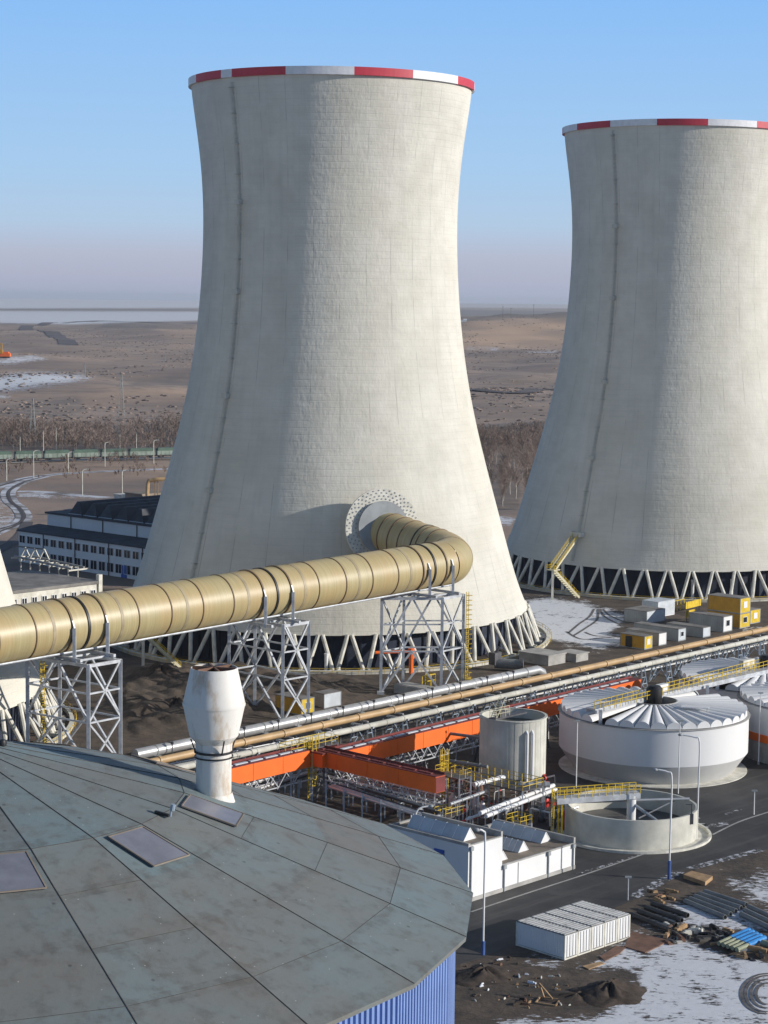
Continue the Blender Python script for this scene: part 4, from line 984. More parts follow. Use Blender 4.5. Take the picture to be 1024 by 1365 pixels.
for (x,y,r,h,mt), lb in zip(spots, names):
    b = G(x,y,0); t = thing('pump_vessel', b, lb, 'vessel', 'pumps and vessels of the pump yard')
    mb = MB(); mb.lathe([(.01,0),(r*.8,0),(r,.2),(r,h*.7),(r*.8,h*.85),(r*.3,h),(.01,h)], 12, b); mb.build('body', M[mt], t, smooth=True)
    mb = MB(); mb.tube(b+Z*h*.5, b+Z*h*.5+W*1.6, r*.35, 8); mb.tube(b+Z*h*.5+W*1.4, b+Z*h*.5+W*1.6, r*.6, 8); mb.build('nozzle', M[mt], t)
    mb = MB(); mb.tube(b+Z*h, b+Z*(h+.4), .06, 6); mb.tube(b+Z*(h+.4), b+Z*(h+.46), .3, 10); mb.build('handwheel', M[random.choice(('red','darksteel'))], t)

rq = random.Random(31)
for k in range(34):   # tangle of small pipes in the pump yard
    x, y = (rq.uniform(590, 700), rq.uniform(1058, 1100)) if k < 24 else (rq.uniform(700, 752), rq.uniform(1068, 1108))
    b = G(x, y, 0); h = rq.uniform(1.0, 3.6); d = U if rq.random() < .5 else W; L = rq.uniform(1.5, 5)*rq.choice((-1, 1)); r = rq.choice((.06, .09, .13, .18)); m_ = M[rq.choice(('white','silver','silver','rust','greypipe','white','darksteel'))]
    t = thing('yard_pipe', b, 'short bent pipe in the tangle of the pump yard', 'pipe', 'small pipes of the pump yard')
    mb = MB(); mb.path([b, b+Z*(h-.2), b+Z*h+d*(.2 if L > 0 else -.2), b+Z*h+d*L, b+Z*h*.4+d*(L*1.05)], r, 7); mb.build('pipe_run', m_, t, smooth=True)
    mb = MB(); c = b+Z*h+d*L*.5; mb.tube(c, c+d*.25, r*1.9, 8); mb.tube(c+Z*.1, c+Z*.5, r*.5, 5); mb.tube(c+Z*.5, c+Z*.55, r*1.8, 8); mb.build('valve', M[rq.choice(('darksteel','red','greypipe'))], t)
# ------------------------------------------------------------------ tanks
def ctank(c, R, label, bridge=None, stripe=False, rot=0.0):
    t = thing('covered_tank', c, label, 'tank', 'white settling tanks with petal covers')
    c = V3(c); zr = 8.8; zk = 3.2
    mb = MB(); mb.lathe([(12.4,0),(R,zk),(R,zk+.02)], 96, c); mb.build('lower_cone', M['tankgrey'], t, smooth=True)
    mb = MB(); mb.lathe([(R+.03,zk),(R+.03,zr),(R-.35,zr),(R-.35,zr-.8)], 96, c); mb.build('wall', M['tankwhite'], t, smooth=True)
    mb = MB(); mb.lathe([(R+.25,zr-.05),(R+.25,zr+.05),(R-.3,zr+.05),(R-.3,zr-.05)], 96, c, closed=True); mb.build('rim', M['concrete'], t)
    mb = MB(); mb.lathe([(14.6,0),(14.6,.12),(12.2,.12),(12.2,0)], 72, c, closed=True); mb.build('apron', M['offwhite'], t)
    mb = MB(); mb.lathe([(.1,zr-1.2),(R-.3,zr-1.2)], 48, c); mb.build('liquid', M['water'], t)
    n = 38; r0, r1 = 3.6, R-.25; da = 2*pi/n
    for i in range(n):
        a = rot+da*(i+.5)
        if abs(sin(a-math.atan2(U.x, -U.y)))*8 < .75 : continue
        mb = MB(); vs = []; k = 8
        for (rr, hh, zz) in ((r0, .34, zr+1.35), (r1, 1.05, zr+.12)):
            wdt = rr*math.tan(da/2)*.99
            for q in range(k+1):
                th = pi*q/k; off = wdt*cos(th); z = zz+hh*sin(th)
                vs.append(c+V3((rr*sin(a)+off*cos(a), -rr*cos(a)+off*sin(a), z)))
        fs = [(q, k+1+q, k+2+q, q+1) for q in range(k)]+[tuple(range(k+1)), tuple(range(2*k+1, k, -1))]
        mb.add(vs, fs); mb.build('cover_petal', M['tankwhite'], t, smooth=True, ang=50)
    mb = MB(); mb.lathe([(3.7,zr+.3),(3.7,zr+1.75),(3.5,zr+1.75),(3.5,zr+.3)], 40, c, closed=True); mb.build('centre_ring', M['concrete'], t)
    mb = MB(); mb.lathe([(.01,zr+1.3),(1.15,zr+1.3),(1.25,zr+1.5),(1.25,zr+3.6),(.9,zr+4.0),(.01,zr+4.05)], 20, c); dr = mb.build('drive_drum', M['black'], t, smooth=True, ang=40)
    if stripe:
        mb = MB(); mb.lathe([(R+.06,3.2),(R+.12,3.3),(R+.12,4.4),(R+.06,4.5)], 96, c); mb.build('stripe', M['orange'], t)
        mb = MB(); mb.lathe([(R+.0,0),(R+.0,3.25)], 96, c); mb.build('plinth', M['concrete'], t)
    return t
C1 = V3((42.4, 310.8, 0)); C3 = V3((65.3, 340, 0)); C2 = V3((72.4, 322.3, 0))
ctank(C1, 14.6, 'nearest large white tank with a petal-like cover, the footbridge crossing over it')
ctank(C3, 14.6, 'farther white tank with a petal cover, partly behind the footbridge')
ctank(C2, 14.6, 'white tank at the right picture edge with an orange stripe low on its wall', stripe=True)
fbz = 10.9; fa0 = C1-U*14.2+Z*fbz; fb0 = C3+U*6+Z*fbz
fb_t = thing('footbridge', V3((fa0.x, fa0.y, 0)), 'long grey footbridge with pale yellow railings across the covered tanks', 'footbridge')
mb = MB(); mb.box((fa0+fb0)/2, (fb0-fa0).length, 1.7, .2, U, W)
for s in (-1, 1): mb.box((fa0+fb0)/2+W*s*.85-Z*.3, (fb0-fa0).length, .12, .6, U, W)
mb.build('deck', M['steel'], fb_t)
for s in (-1, 1): mb = MB(); mb.rail([fa0+W*s*.85, fb0+W*s*.85], 1.25, .07, 1.5); mb.build('handrail', M['yellow'], fb_t)
mb = MB()
for p in (fa0+U*.4, C1+U*14.7+Z*fbz, C3-U*14.7+Z*fbz): mb.beam((p.x, p.y, 8.6), p, .5)
mb.build('bearing_post', M['steel'], fb_t)
mb = MB(); q = C1+U*3.2+W*-1.2+Z*(fbz+.9); mb.box(q, 3.4, .9, 1.2, U, W); tag(mb.build('equipment_cabinet', M['white'], loc=q), 'white cabinet on the footbridge beside the drum of the nearest covered tank', 'cabinet')
mb = MB(); q = C3-U*4.2+W*-1.2+Z*(fbz+.9); mb.box(q, 3.4, .9, 1.2, U, W); tag(mb.build('equipment_cabinet', M['offwhite'], loc=q), 'pale cabinet on the footbridge over the farther covered tank', 'cabinet')
q = C1+W*8-U*.5+Z*10.7; t = thing('hatch_panel', q, 'flat white panel standing over the right half of the nearest covered tank', 'panel')
mb = MB(); mb.box(q, 4.2, 1.7, .12, (U*.5+W*.85).normalized(), (U*.85-W*.5).normalized(), Z); mb.build('sheet', M['white'], t)
mb = MB()
for s in (-1, 1): p = q+(U*.5+W*.85).normalized()*s*1.8; mb.beam(p-Z*.9, p, .1)
mb.build('leg', M['steel'], t)
# small grey tank on legs
ST = V3((19.2, 290.5, 0)); t = thing('small_tank', ST, 'slim pale grey open-topped tank on short legs in the middle of the yard', 'tank')
mb = MB(); mb.lathe([(4.6,10.6),(4.6,12.0),(4.86,12.0),(4.86,3.6),(4.2,3.2),(.1,2.4)], 64, ST); mb.build('shell', M['paleconcrete'], t, smooth=True)
mb = MB(); mb.lathe([(.1,10.7),(4.62,10.7)], 40, ST); mb.build('liquid', M['water'], t)
mb = MB()
for i in range(28): a = 2*pi*i/28; mb.beam(ST+cyl(a,4.865,3.6), ST+cyl(a,4.865,12), .03)
mb.lathe([(4.9,11.9),(5.0,11.9),(5.0,12.1),(4.6,12.1)], 48, ST); mb.build('sheet_rib', M['paleconcrete'], t)
for i in range(8): a = 2*pi*(i+.3)/8; mb = MB(); mb.beam(ST+cyl(a,4.3,0), ST+cyl(a,4.3,3.6), .4); mb.build('leg', M['steel'], t)
mb = MB()
for s in (0, .35): p = ST+cyl(.35+s*.5, 5.15, 0); mb.path([p+Z*.2, p+Z*10.2, p+Z*10.6-cyl(.4,.4,0)], .2, 8)
mb.build('downpipe', M['white'], t)
mb = MB(); c = ST-U*1.2+Z*12.3; mb.box(c-Z*.15, 1.3, 7.2, .2, W, U); mb.box(c+Z*.35-U*1.5, 1.1, 1.2, .9, W, U); mb.build('top_walkway', M['darksteel'], t)
mb = MB(); q_ = c+W*.6; mb.rail([q_-U*3.4, q_-U*.4], 1.1, .05, 1.0); q_ = c-W*.6; mb.rail([q_-U*3.4, q_+U*1.0], 1.1, .05, 1.0); mb.ladder(c-U*3.2, c-U*1.4+Z*2.6, W, 1.1, .08, .3); mb.build('stair', M['paleyellow'], t)
# open round basin
BC = V3((34.2, 270.5, 0)); BR = 9.0; t = thing('round_basin', BC, 'low cream round basin, open on top with dark sludge inside and a rotating scraper', 'basin')
mb = MB(); mb.lathe([(BR,0),(BR,4.0),(BR-.35,4.0),(BR-.35,1.2)], 80, BC); mb.build('wall', M['paleconcrete'], t, smooth=True)
mb = MB(); mb.lathe([(.1,1.25),(BR-.36,1.25)], 60, BC); mb.build('sludge', M['sludge'], t)
mb = MB(); mb.lathe([(BR+1.9,0),(BR+1.9,.35),(BR+1.55,.35),(BR+1.55,.04),(BR-.02,.04)], 80, BC); mb.build('kerb', M['offwhite'], t)
mb = MB(); mb.tube(BC+Z*.5, BC+Z*4.9, .62, 16); mb.tube(BC+Z*4.9, BC+Z*5.3, .85, 16); mb.build('centre_column', M['white'], t, smooth=True)
mb = MB()
aa = [V3((cos(x), sin(x), 0)) for x in (.35, 2.2, -1.0)]
mb.tube(BC+Z*4.3-V3((7.6,.4,0)), BC+Z*4.3+V3((8.2,2.2,0)), .2, 8); mb.tube(BC+Z*4.2, BC+V3((4.0,-3.2,1.9)), .22, 8); mb.tube(BC+V3((1.2,1.0,1.8)), BC+V3((6.6,2.4,4.2)), .1, 6); mb.path([BC+V3((2.5,-3.8,1.9)), BC+V3((4.0,-3.4,1.9)), BC+V3((5.6,-2.0,1.9))], .2, 6)
mb.build('scraper_arm', M['silver'], t)
mb = MB(); q = BC+cyl(.95, BR+.1, 3.4); mb.box(q, .5, .3, 1.4); mb.tube(q+Z*.6, q+Z*2.0, .07, 6); mb.tube(q+Z*2.0, q+Z*2.0-V3((.8,0,0)), .07, 6); mb.build('level_gauge', M['darksteel'], t)
q0 = G(740,1064,5.6); q1 = BC+V3((.9,.3,5.6)); dq = (q1-q0).normalized(); nq = V3((dq.y,-dq.x,0)).normalized()
t = thing('basin_walkway', V3((q0.x,q0.y,0)), 'steel walkway with yellow railings reaching over the round basin to its centre column', 'walkway')
mb = MB(); mb.box((q0+q1)/2, (q1-q0).length, 1.5, .15, dq, nq)
for s in (-1, 1): mb.box((q0+q1)/2+nq*s*.75-Z*.35, (q1-q0).length, .12, .7, dq, nq)
mb.build('deck', M['steel'], t)
for s in (-1, 1): mb = MB(); mb.rail([q0+nq*s*.75, q1+nq*s*.75], 1.2, .065, 1.0); mb.build('handrail', M['yellow'], t)
mb = MB(); p = q0+dq*.8
for s in (-1, 1): mb.beam(V3((*(p+nq*s*.6).xy,0)), p+nq*s*.6, .25)
mb.ladder(V3((*(q0-dq*.3).xy, 0)), q0-dq*.3+Z*1.2, nq, .7, .07); mb.build('support_and_ladder', M['yellow'], t)

# ------------------------------------------------------------------ white flat-roofed building
K = V3((10.6, 237.1, 0)); t = thing('white_building', K, 'white flat-roofed workshop with rows of ridge roof lights, half hidden by the round roof', 'building')
D1 = -13.0
mb = MB(); mb.ob(K, 6.4, D1, 0, 6.9); mb.build('tall_wing_wall', M['white'], t)
mb = MB(); mb.ob(K+U*6.4, 14.6, D1, 0, 3.2); mb.build('low_wing_wall', M['white'], t)
mb = MB(); mb.ob(K+U*.35-W*.35, 5.7, D1+.7, 6.9, 6.96); mb.ob(K+U*6.42-W*.3, 14.3, D1+.6, 3.2, 3.26); mb.build('flat_roof', M['brownroof'], t)
mb = MB(); mb.ob(K-U*.05+W*.05, .35, D1-.1, 6.9, 7.25); mb.ob(K+U*6.1, .35, D1, 6.9, 7.6); mb.ob(K+U*.3+W*D1*1.0, 5.8, .3, 6.9, 7.2); mb.ob(K+U*.3+W*.03, 5.8, -.25, 6.9, 7.05)
mb.ob(K+U*20.7, .35, D1, 3.2, 4.1); mb.ob(K+U*6.4+W*(D1+.35), 14.3, -.35, 3.2, 3.7); mb.ob(K+U*6.4+W*.03, 14.3, -.25, 3.2, 3.4); mb.build('parapet', M['concrete'], t)
def rooflight(o, lw, lu, h, z):
    mb = MB(); a = V3((o.x, o.y, z)); q = [a, a+U*lu, a+U*lu/2+Z*h]; e = W*-lw
    mb.add([*q, *[x+e for x in q]], [(0,1,2),(5,4,3),(0,3,4,1)]); mb.add([a, a+e, a+e+U*lu/2+Z*h, a+U*lu/2+Z*h, a+U*lu, a+U*lu+e], [(0,3,2,1),(3,4,5,2)], 1)
    for k in range(6):
        p = a+e*(k/5)
        mb.beam(p+Z*.02, p+U*lu/2+Z*(h+.02), .08, .08); mb.beam(p+U*lu+Z*.02, p+U*lu/2+Z*(h+.02), .08, .08)
    mb.build('roof_light', [M['white'], M['lightbox']], t)
for (px, py, z, lw, lu, h) in ((618,1122,6.97,9.2,2.3,1.5),(721,1124.5,3.27,8.6,2.0,1.3),(691,1137,3.27,4.6,2.0,1.3),(664,1149,3.27,3.2,1.8,1.2)):
    rooflight(G(px, py, z), lw, lu, h, z)
mb = MB()
for u in (0.4, 6.7, 15.4, 20.5): z = 6.6 if u < 6 else 3.1; mb.tube(K+U*u+W*.14, K+U*u+W*.14+Z*z, .1, 6); mb.box(K+U*u+W*.14+Z*z, .5, .4, .5, U, W)
mb.build('drainpipe', M['greybox'], t)
mb = MB(); mb.ob(K+W*.02+U*0, 21, .08, 0, .5); mb.build('plinth', M['concrete'], t)
mb = MB(); p = K-W*4.6-U*.06+Z*5.3; mb.box(p, 1.6, .12, .8, W, U); mb.build('blue_sign', M['doorblue'], t)
mb = MB(); mb.box(K+U*3.2+W*.06+Z*3.4, 3.0, .05, 5.6, U, W) if False else mb.ob(K+U*9.5+W*.03, .08, .03, .5, 3.1); mb.build('panel_joint', M['greybox'], t)

# ------------------------------------------------------------------ white storage containers, five side by side
near = G(752, 1280, 0); rgt = G(840, 1250, 0); lft = G(681.5, 1263, 0)
cu = (rgt-near).normalized(); cw = V3((-cu.y, cu.x, 0)); 
if cw.dot(lft-near) < 0: cw = -cw
cwid = 2.44; clen = (lft-near).length; chh = 2.75; cpitch = (rgt-near).length/5
cl = ['white storage container nearest the camera, its long side facing the round silo', 'second white container of the block, next to the nearest one', 'middle white container of the block of five', 'fourth white container of the block, next to the farthest one', 'farthest white container of the block, touching the thin post']
def container_proto():
    t = thing('storage_container', (0,0,0), '-', 'container', 'white containers in a block')
    wd = cpitch-.14
    mb = MB(); n = 22; vs = []
    mb.box(cu*wd/2+cw*clen/2+Z*(chh/2+.1), wd-.16, clen-.16, chh-.2, cu, cw)
    for i in range(n):
        c = cw*(clen*(i+.5)/n)
        for s in (0, 1): mb.box(cu*(wd-.07 if s else .07)+c+Z*(chh/2+.1), .06, clen/n*.55, chh-.4, cu, cw)
    mb.build('body', M['white'], t)
    mb = MB(); mb.box(cu*wd/2+cw*clen/2+Z*(chh+.02), wd, clen, .1, cu, cw, m=1)
    for i in range(14): mb.box(cu*wd/2+cw*(clen*(i+.5)/14)+Z*(chh+.1), wd-.22, clen/14*.66, .06, cu, cw)
    mb.build('roof', [M['croof'], M['croofbase']], t)
    for s in (0, 1):
        mb = MB(); mb.box(cu*(wd*(.27+.46*s))-cw*.02+Z*(chh/2+.1), wd*.44, .08, chh-.3, cu, cw); d = mb.build('door', M['white'], t)
        mb = MB()
        for q in (.12, .34): mb.tube(cu*(wd*(.05+.46*s+q))-cw*.09+Z*.3, cu*(wd*(.05+.46*s+q))-cw*.09+Z*(chh-.1), .03, 5)
        mb.build('lock_bar', M['greybox'], d)
    mb = MB()
    for x in (.06, wd-.06):
        for y in (.0, clen): mb.box(cu*x+cw*y+Z*(chh/2), .16, .16, chh, cu, cw)
    mb.box(cu*wd/2-cw*.03+Z*.08, wd, .12, .16, cu, cw); mb.box(cu*wd/2+cw*clen+Z*.08, wd, .12, .16, cu, cw); mb.box(cu*.06+cw*clen/2+Z*.09, .12, clen, .14, cu, cw); mb.build('corner_frame', M['offwhite'], t)
    return t
M['croof'] = basic('dirty_container_roof', (0.52,0.52,0.51), 0.75, 0, 0.1, 0.8, dirt=0.85, dirtcol=(0.12,0.115,0.11), streak=1)
M['croofbase'] = basic('container_roof_groove', (0.20,0.195,0.19), 0.8, 0, 0.35, 0.6)
cp = container_proto()
for k in range(5):
    p = near+cu*(cpitch*k)
    if k == 0: cp.location = p; cp['label'] = cl[0]
    else: copy_tree(cp, p, cl[k])

# ------------------------------------------------------------------ site cabins
def cabin(px, lu, lw, h, label, body, end=None, z0=0.0, win=None, door=True, loc=None):
    c = G(*px, z0) if loc is None else V3(loc); o = V3((c.x, c.y, 0))
    t = thing('site_cabin', V3((o.x, o.y, z0)), label, 'cabin', 'container cabins of the building site')
    mb = MB(); mb.ob(o, lu, -lw, z0+.15, z0+h-.12)
    for i in range(int(lw/.6)): mb.ob(o-W*(i*.6+.1)-U*.03, .03, -.3, z0+.3, z0+h-.3)
    mb.build('body', M[body], t)
    mb = MB(); mb.ob(o-U*.08+W*.08, lu+.16, -lw-.16, z0+h-.12, z0+h); mb.build('roof', M['greyroof' if body != 'lightbox' else 'lightbox'], t)
    mb = MB(); fr = []
    for a in (0, lu):
        for b in (0, -lw): mb.box(o+U*a+W*b+Z*(z0+h/2), .16, .16, h-.02, U, W)
    mb.ob(o-U*.06+W*.06, lu+.12, -lw-.12, z0, z0+.16); mb.build('frame', M['greybox' if body != 'lightbox' else 'white'], t)
    if end: mb = MB(); mb.ob(o+U*.1+W*.02, lu-.2, .04, z0+.2, z0+h-.15); mb.build('end_panel', M[end], t)
    if win:
        mb = MB(); mb.box(o+U*lu*.5+W*.08+Z*(z0+h*.55), lu*.4, .06, h*.38, U, W); f = mb.build('window', M['glass' if win == 'g' else 'white'], t)
        mb = MB()
        for s in (-1, 1): mb.box(o+U*lu*(.5+.2*s)+W*.1+Z*(z0+h*.55), .1, .08, h*.42, U, W); mb.box(o+U*lu*.5+W*.1+Z*(z0+h*(.55+.19*s)), lu*.4, .08, .1, U, W)
        mb.build('frame', M['white'], f)
    return t
cabin((859,866), 2.7, 6.2, 2.8, 'single ochre cabin with a dark doorway, nearest the tan pipeline', 'ochre', 'yellow', win='w')
q = G(859,866)-W*4.0+Z*1.3; mb = MB(); mb.box(q-U*.08, 1.6, .1, 2.3, W, U); tag(mb.build('doorway', M['black'], bpy.data.objects['site_cabin']), None)
cabin((878,861), 2.7, 8.5, 2.7, 'grey-brown cabin with a white end panel right behind the single ochre cabin', 'greybox', 'white')
cabin((904,855), 2.7, 11.5, 2.7, 'long grey container with a pale lavender end in the middle of the cabins', 'greybox', 'lightbox', win='g')
cabin((937,850), 2.7, 9.5, 2.2, 'low grey container between the long one and the tall grey box', 'greybox', 'lightbox')
cabin((964,843), 3.4, 9.0, 3.5, 'tall grey container with a white end, in front of the ochre stack', 'greybox', 'white', win='g')
ca = cabin((986,838), 4.0, 8.6, 3.3, 'lower ochre cabin of the stack at the right', 'ochre', 'yellow', win='g')
cabin((986,838), 4.0, 8.6, 3.5, 'upper ochre cabin on top of the stack, white window in its end', 'ochre', 'yellow', z0=3.32, win='w', loc=(*ca.location.xy, 3.32))
cabin((1000,832), 4.0, 6, 3.2, 'ochre cabin at the back right of the stack', 'ochre', 'yellow', win='w')
cabin((862,832), 7.0, 6.2, 2.9, 'flat grey container at the left end of the cabin group by the snow', 'greybox', 'lightbox')
cabin((877,823), 6.5, 4.4, 3.6, 'pale blue-grey box cabin farthest back in the group', 'lightbox', 'lightbox')
cabin((402,954), 3.0, 6.4, 2.9, 'small ochre cabin with a framed window standing beside the middle steel tower', 'ochre', 'yellow', win='g')
cabin((432,945), 4.2, 2.6, 2.7, 'light grey ribbed container right behind the small ochre cabin', 'greybox', 'lightbox')
for k, (x0,y0,x1,y1,lb) in enumerate(((914,817,934,812,'upper yellow hoarding panel between the grey box and the ochre stack'),(914,829,926,826,'lower yellow hoarding panel between the grey box and the ochre stack'))):
    a, b = G(x0,y0,0), G(x1,y1,0); t = thing('hoarding', a, lb, 'hoarding'); d = (b-a).normalized(); n = V3((d.y,-d.x,0))
    mb = MB(); mb.box((a+b)/2+Z*1.7, (b-a).length, .12, 1.6, d, n); mb.build('panel', M['yellow'], t)
    mb = MB()
    for q in (.1,.9): p = a.lerp(b,q); mb.beam(p, p+Z*2.6, .15)
    mb.build('post', M['darksteel'], t)
a, b = G(898,815,0), G(912,812,0); mb = MB(); mb.rail([a, b], 2.4, .12, 1.6); tag(mb.build('site_fence', M['yellow'], loc=a), 'short open yellow railing left of the yellow hoarding', 'railing')
# concrete pits, trough and valve pipe at the foot of the nearer tower
o = G(731,888,0); mb = MB(); mb.ob(o, 5.5, -7.5, 0, 1.9); mb.ob(o-U*.2+W*.2, 5.9, -7.9, 1.9, 2.15); tag(mb.build('concrete_pit', M['concrete'], loc=o), 'larger grey concrete valve pit at the end of the silver pipe', 'concrete box')
o = G(768,883,0); mb = MB(); mb.ob(o, 4, -4.6, 0, 1.5); mb.ob(o-U*.2+W*.2, 4.4, -5, 1.5, 1.7); tag(mb.build('concrete_pit', M['concrete'], loc=o), 'smaller grey concrete valve pit toward the cabins', 'concrete box')
o = G(572,932,0); mb = MB(); mb.ob(o, 3.4, -8.6, 0, 1.6); mb.ob(o+U*.3-W*.3, 2.8, -8, 1.6, 1.7); tag(mb.build('concrete_trough', M['concrete'], loc=o), 'grey concrete trough at the feet of the steel tower under the duct bend', 'concrete box')
a, b = G(660,884,1.3), G(697,886,1.3); t = thing('valve_pipe', V3((a.x,a.y,0)), 'short dark pipe with a raised valve between the nearer tower and the pit', 'pipe')
mb = MB(); mb.tube(a, b, 1.0, 14); mb.build('pipe_run', M['greypipe'], t, smooth=True)
mb = MB(); mb.box(a+Z*1.0, 2.0, 1.6, 2.4, U, W); mb.tube(a+Z*2, a+Z*3.2+V3((.8,0,0)), .3, 8); mb.tube(b-V3((.4,0,0)), b, 1.3, 14); mb.build('valve', M['darksteel'], t)
q = G(573,916,0); mb = MB(); mb.rail([q-U*2.2, q+U*1.5, q+U*1.5-W*2.4], 2.3, .14, 1.2); tag(mb.build('safety_barrier', M['yellow'], loc=q), 'bright yellow barrier beside the concrete trough', 'barrier')
q = G(548,898,0); mb = MB(); mb.tube(q, q+Z*4.6, .42, 8); mb.tube(q+Z*4.4, q+Z*4.4-V3((7,2,0)), .3, 8); mb.tube(q+Z*3, q+Z*5, .6, 8); tag(mb.build('orange_standpipe', M['orange'], loc=q), 'orange standpipe with a side arm at the foot of the nearer tower', 'pipe')
for x, y, h, lb in ((435,896,3.4,'short white post among the front legs of the nearer tower'), (923,798,4.4,'short white post among the legs of the right-hand tower'), (975,797,4.4,'second short white post by the right-hand tower, farther right')):
    q = G(x,y,0); mb = MB(); mb.tube(q, q+Z*h, .38, 10); mb.tube(q, q+Z*.3, .8, 10); mb.tube(q+Z*h, q+Z*(h+.3), .45, 10); tag(mb.build('white_post', M['white'], loc=q, smooth=True), lb, 'post')

# ------------------------------------------------------------------ lamp posts
def lamp(base, h, label, arm=None, mat='white', r=.11, foot=None, group='lamp posts'):
    b = V3(base); t = thing('lamp_post', b, label, 'lamp post', group)
    mb = MB()
    if arm:
        a = V3((*arm, 0)); mb.path(smoothline([b, b+Z*h*.5, b+Z*(h-1.0), b+Z*(h-.25)+a*.3, b+Z*h+a], 4), r, 8)
    else: mb.tube(b, b+Z*h, r*1.1, 8, r*.7)
    mb.build('pole', M[mat], t, smooth=True)
    if arm:
        mb = MB(); d = a.normalized(); c = b+Z*h+a+d*.35; mb.lathe([(.02,-.16),(.3,-.12),(.34,0),(.22,.16),(.02,.2)], 10, c); mb.build('lamp_head', M['greybox'], t, smooth=True)
    else:
        mb = MB(); mb.box(b+Z*(h+.1), .8, .25, .2); mb.build('lamp_head', M['greybox'], t)
    if foot: mb = MB(); mb.tube(b, b+Z*foot[0], r*2.0, 8); mb.build('painted_base', M[foot[1]], t)
    return t
def hpx(x, y0, y1):  # height of a post from its foot and top
    b = G(x, y0); s = (b-CAM).dot(FWD)/F; return b, (y0-y1)*s*1.02
for x, y0, y1, arm, lb, ft in ((644,1273,1105,(-.6,-.2),'white lamp post with a blue foot standing left of the white containers',(1.6,'bluepaint')),
   (892,1172,1027,(-1.7,.2),'tall white lamp post with a curved arm and blue foot by the snow',(2.4,'bluepaint')),
   (929,1118,981,(-2.2,.3),'lamp post with a curved arm just right of the round basin',None),
   (554,1120,1075,(1.7,.3),'lamp post with a curved arm behind the white building, near the caged ladder',None),
   (768,1050,962,None,'straight thin mast in front of the left side of the nearest covered tank',None),
   (904,1058,962,None,'straight thin mast in front of the right side of the nearest covered tank',None),
   (1011,1019,925,None,'straight thin mast on a concrete footing at the right edge',(.5,'concrete')),
   (662,1036,958,None,'thin mast in front of the small grey tank',None),
   (731,985,930,None,'thin mast between the small grey tank and the nearest covered tank',None),
   (837,1200,1170,None,'thin grey post at the far corner of the white containers',None),
   (1005,1086,1055,None,'short thin post beside the kerb on the far side of the road',None),
   (424,1050,975,None,'thin mast by the yellow ladder in front of the pipelines',None),
   (548,1092,1062,None,'short grey mast in the dark yard in front of the round roof',None)):
    b, h = hpx(x, y0, y1); lamp(b, h, lb, arm, 'white' if y0 != 1200 else 'steel', .11 if arm else .09, ft)

# ------------------------------------------------------------------ material yard at the lower right
def logpipe(px0, px1, r, mat, label, z=0.0, grp=None, name='stacked_pipe', hollow=True):
    a, b = G(*px0, 0)+Z*(z+r), G(*px1, 0)+Z*(z+r); mb = MB(); mb.tube(a, b, r, 12, cap=False); d = (b-a).normalized()
    mb.tube(b, a, r*.86, 12, cap=False)
    x = d.cross(Z).normalized(); y = d.cross(x)
    for c in (a, b):
        n = 12; mb.add([c+(x*cos(2*pi*i/n)+y*sin(2*pi*i/n))*q for q in (r, r*.86) for i in range(n)], [(i,(i+1)%n,n+(i+1)%n,n+i) for i in range(n)])
    o = mb.build(name, M[mat], loc=V3((a.x,a.y,z)), smooth=True, ang=40); tag(o, label, 'pipe', grp); return o
gl = 'grey pipe lying in the row of grey pipes on the snow'
for k in range(5):
    logpipe((913+k*6.5,1204-k*3.2), (967+k*7.0,1226-k*4.2), .30, 'greypipe', ['nearest grey pipe of the row lying on the snow','second grey pipe of the row lying on the snow','middle grey pipe of the row lying on the snow','fourth grey pipe of the row lying on the snow','farthest grey pipe of the row lying on the snow'][k], 0, 'grey pipes on the snow')
for k in range(3):
    logpipe((988+k*5,1222-k*5), (1034+k*6,1244-k*5.2), .32, 'greypipe', ['nearest grey pipe of the group cut by the right edge','middle grey pipe of the group cut by the right edge','farthest grey pipe of the group cut by the right edge'][k], 0, 'grey pipes cut by the edge')
logpipe((1016,1262), (1050,1272), .42, 'greenpipe', 'thick pale pipe end beside the blue pipes at the right edge')
for k in range(4):
    logpipe((842+k*9,1222-k*5), (893+k*8,1243-k*6.5), .30, 'darkpipe', ['nearest dark beam of the row beside the container block','second dark beam of the row beside the container block','third dark beam of the row beside the container block','farthest dark beam of the row beside the container block'][k], 0, 'dark beams beside the containers', 'dark_beam')
for k in range(5):
    a, b = (958+k*6.0, 1264+k*2.1), (998+k*5.2, 1246+k*2.6); am = (a[0]+(b[0]-a[0])*.40, a[1]+(b[1]-a[1])*.40)
    A, B, Cm = G(*a)+Z*.55, G(*b)+Z*.55, G(*am)+Z*.55
    t = thing('wrapped_pipe', G(*a), ['first','second','middle','fourth','last'][k]+' pale green pipe of the blue-wrapped bundle, counted from the container side', 'pipe', 'blue-wrapped pipes')
    mb = MB(); mb.tube(A, B, .26, 10); mb.build('pipe', M['greenpipe'], t, smooth=True)
    mb = MB(); mb.tube(Cm, B+(B-A)*.01, .31, 10); mb.build('blue_sleeve', M['bluefoil'], t, smooth=True)
for k, (x, y, s) in enumerate(((962,1258,1),(990,1256,1))):
    mb = MB(); p = G(x, y); mb.box(p+Z*.14, 3.0, .3, .28, V3((.9,.45,0)).normalized(), V3((-.45,.9,0)).normalized()); tag(mb.build('timber_sleeper', M['wood'], loc=p), ('timber sleeper under the near end of the blue-wrapped pipes','timber sleeper under the far end of the blue-wrapped pipes')[k], 'timber')
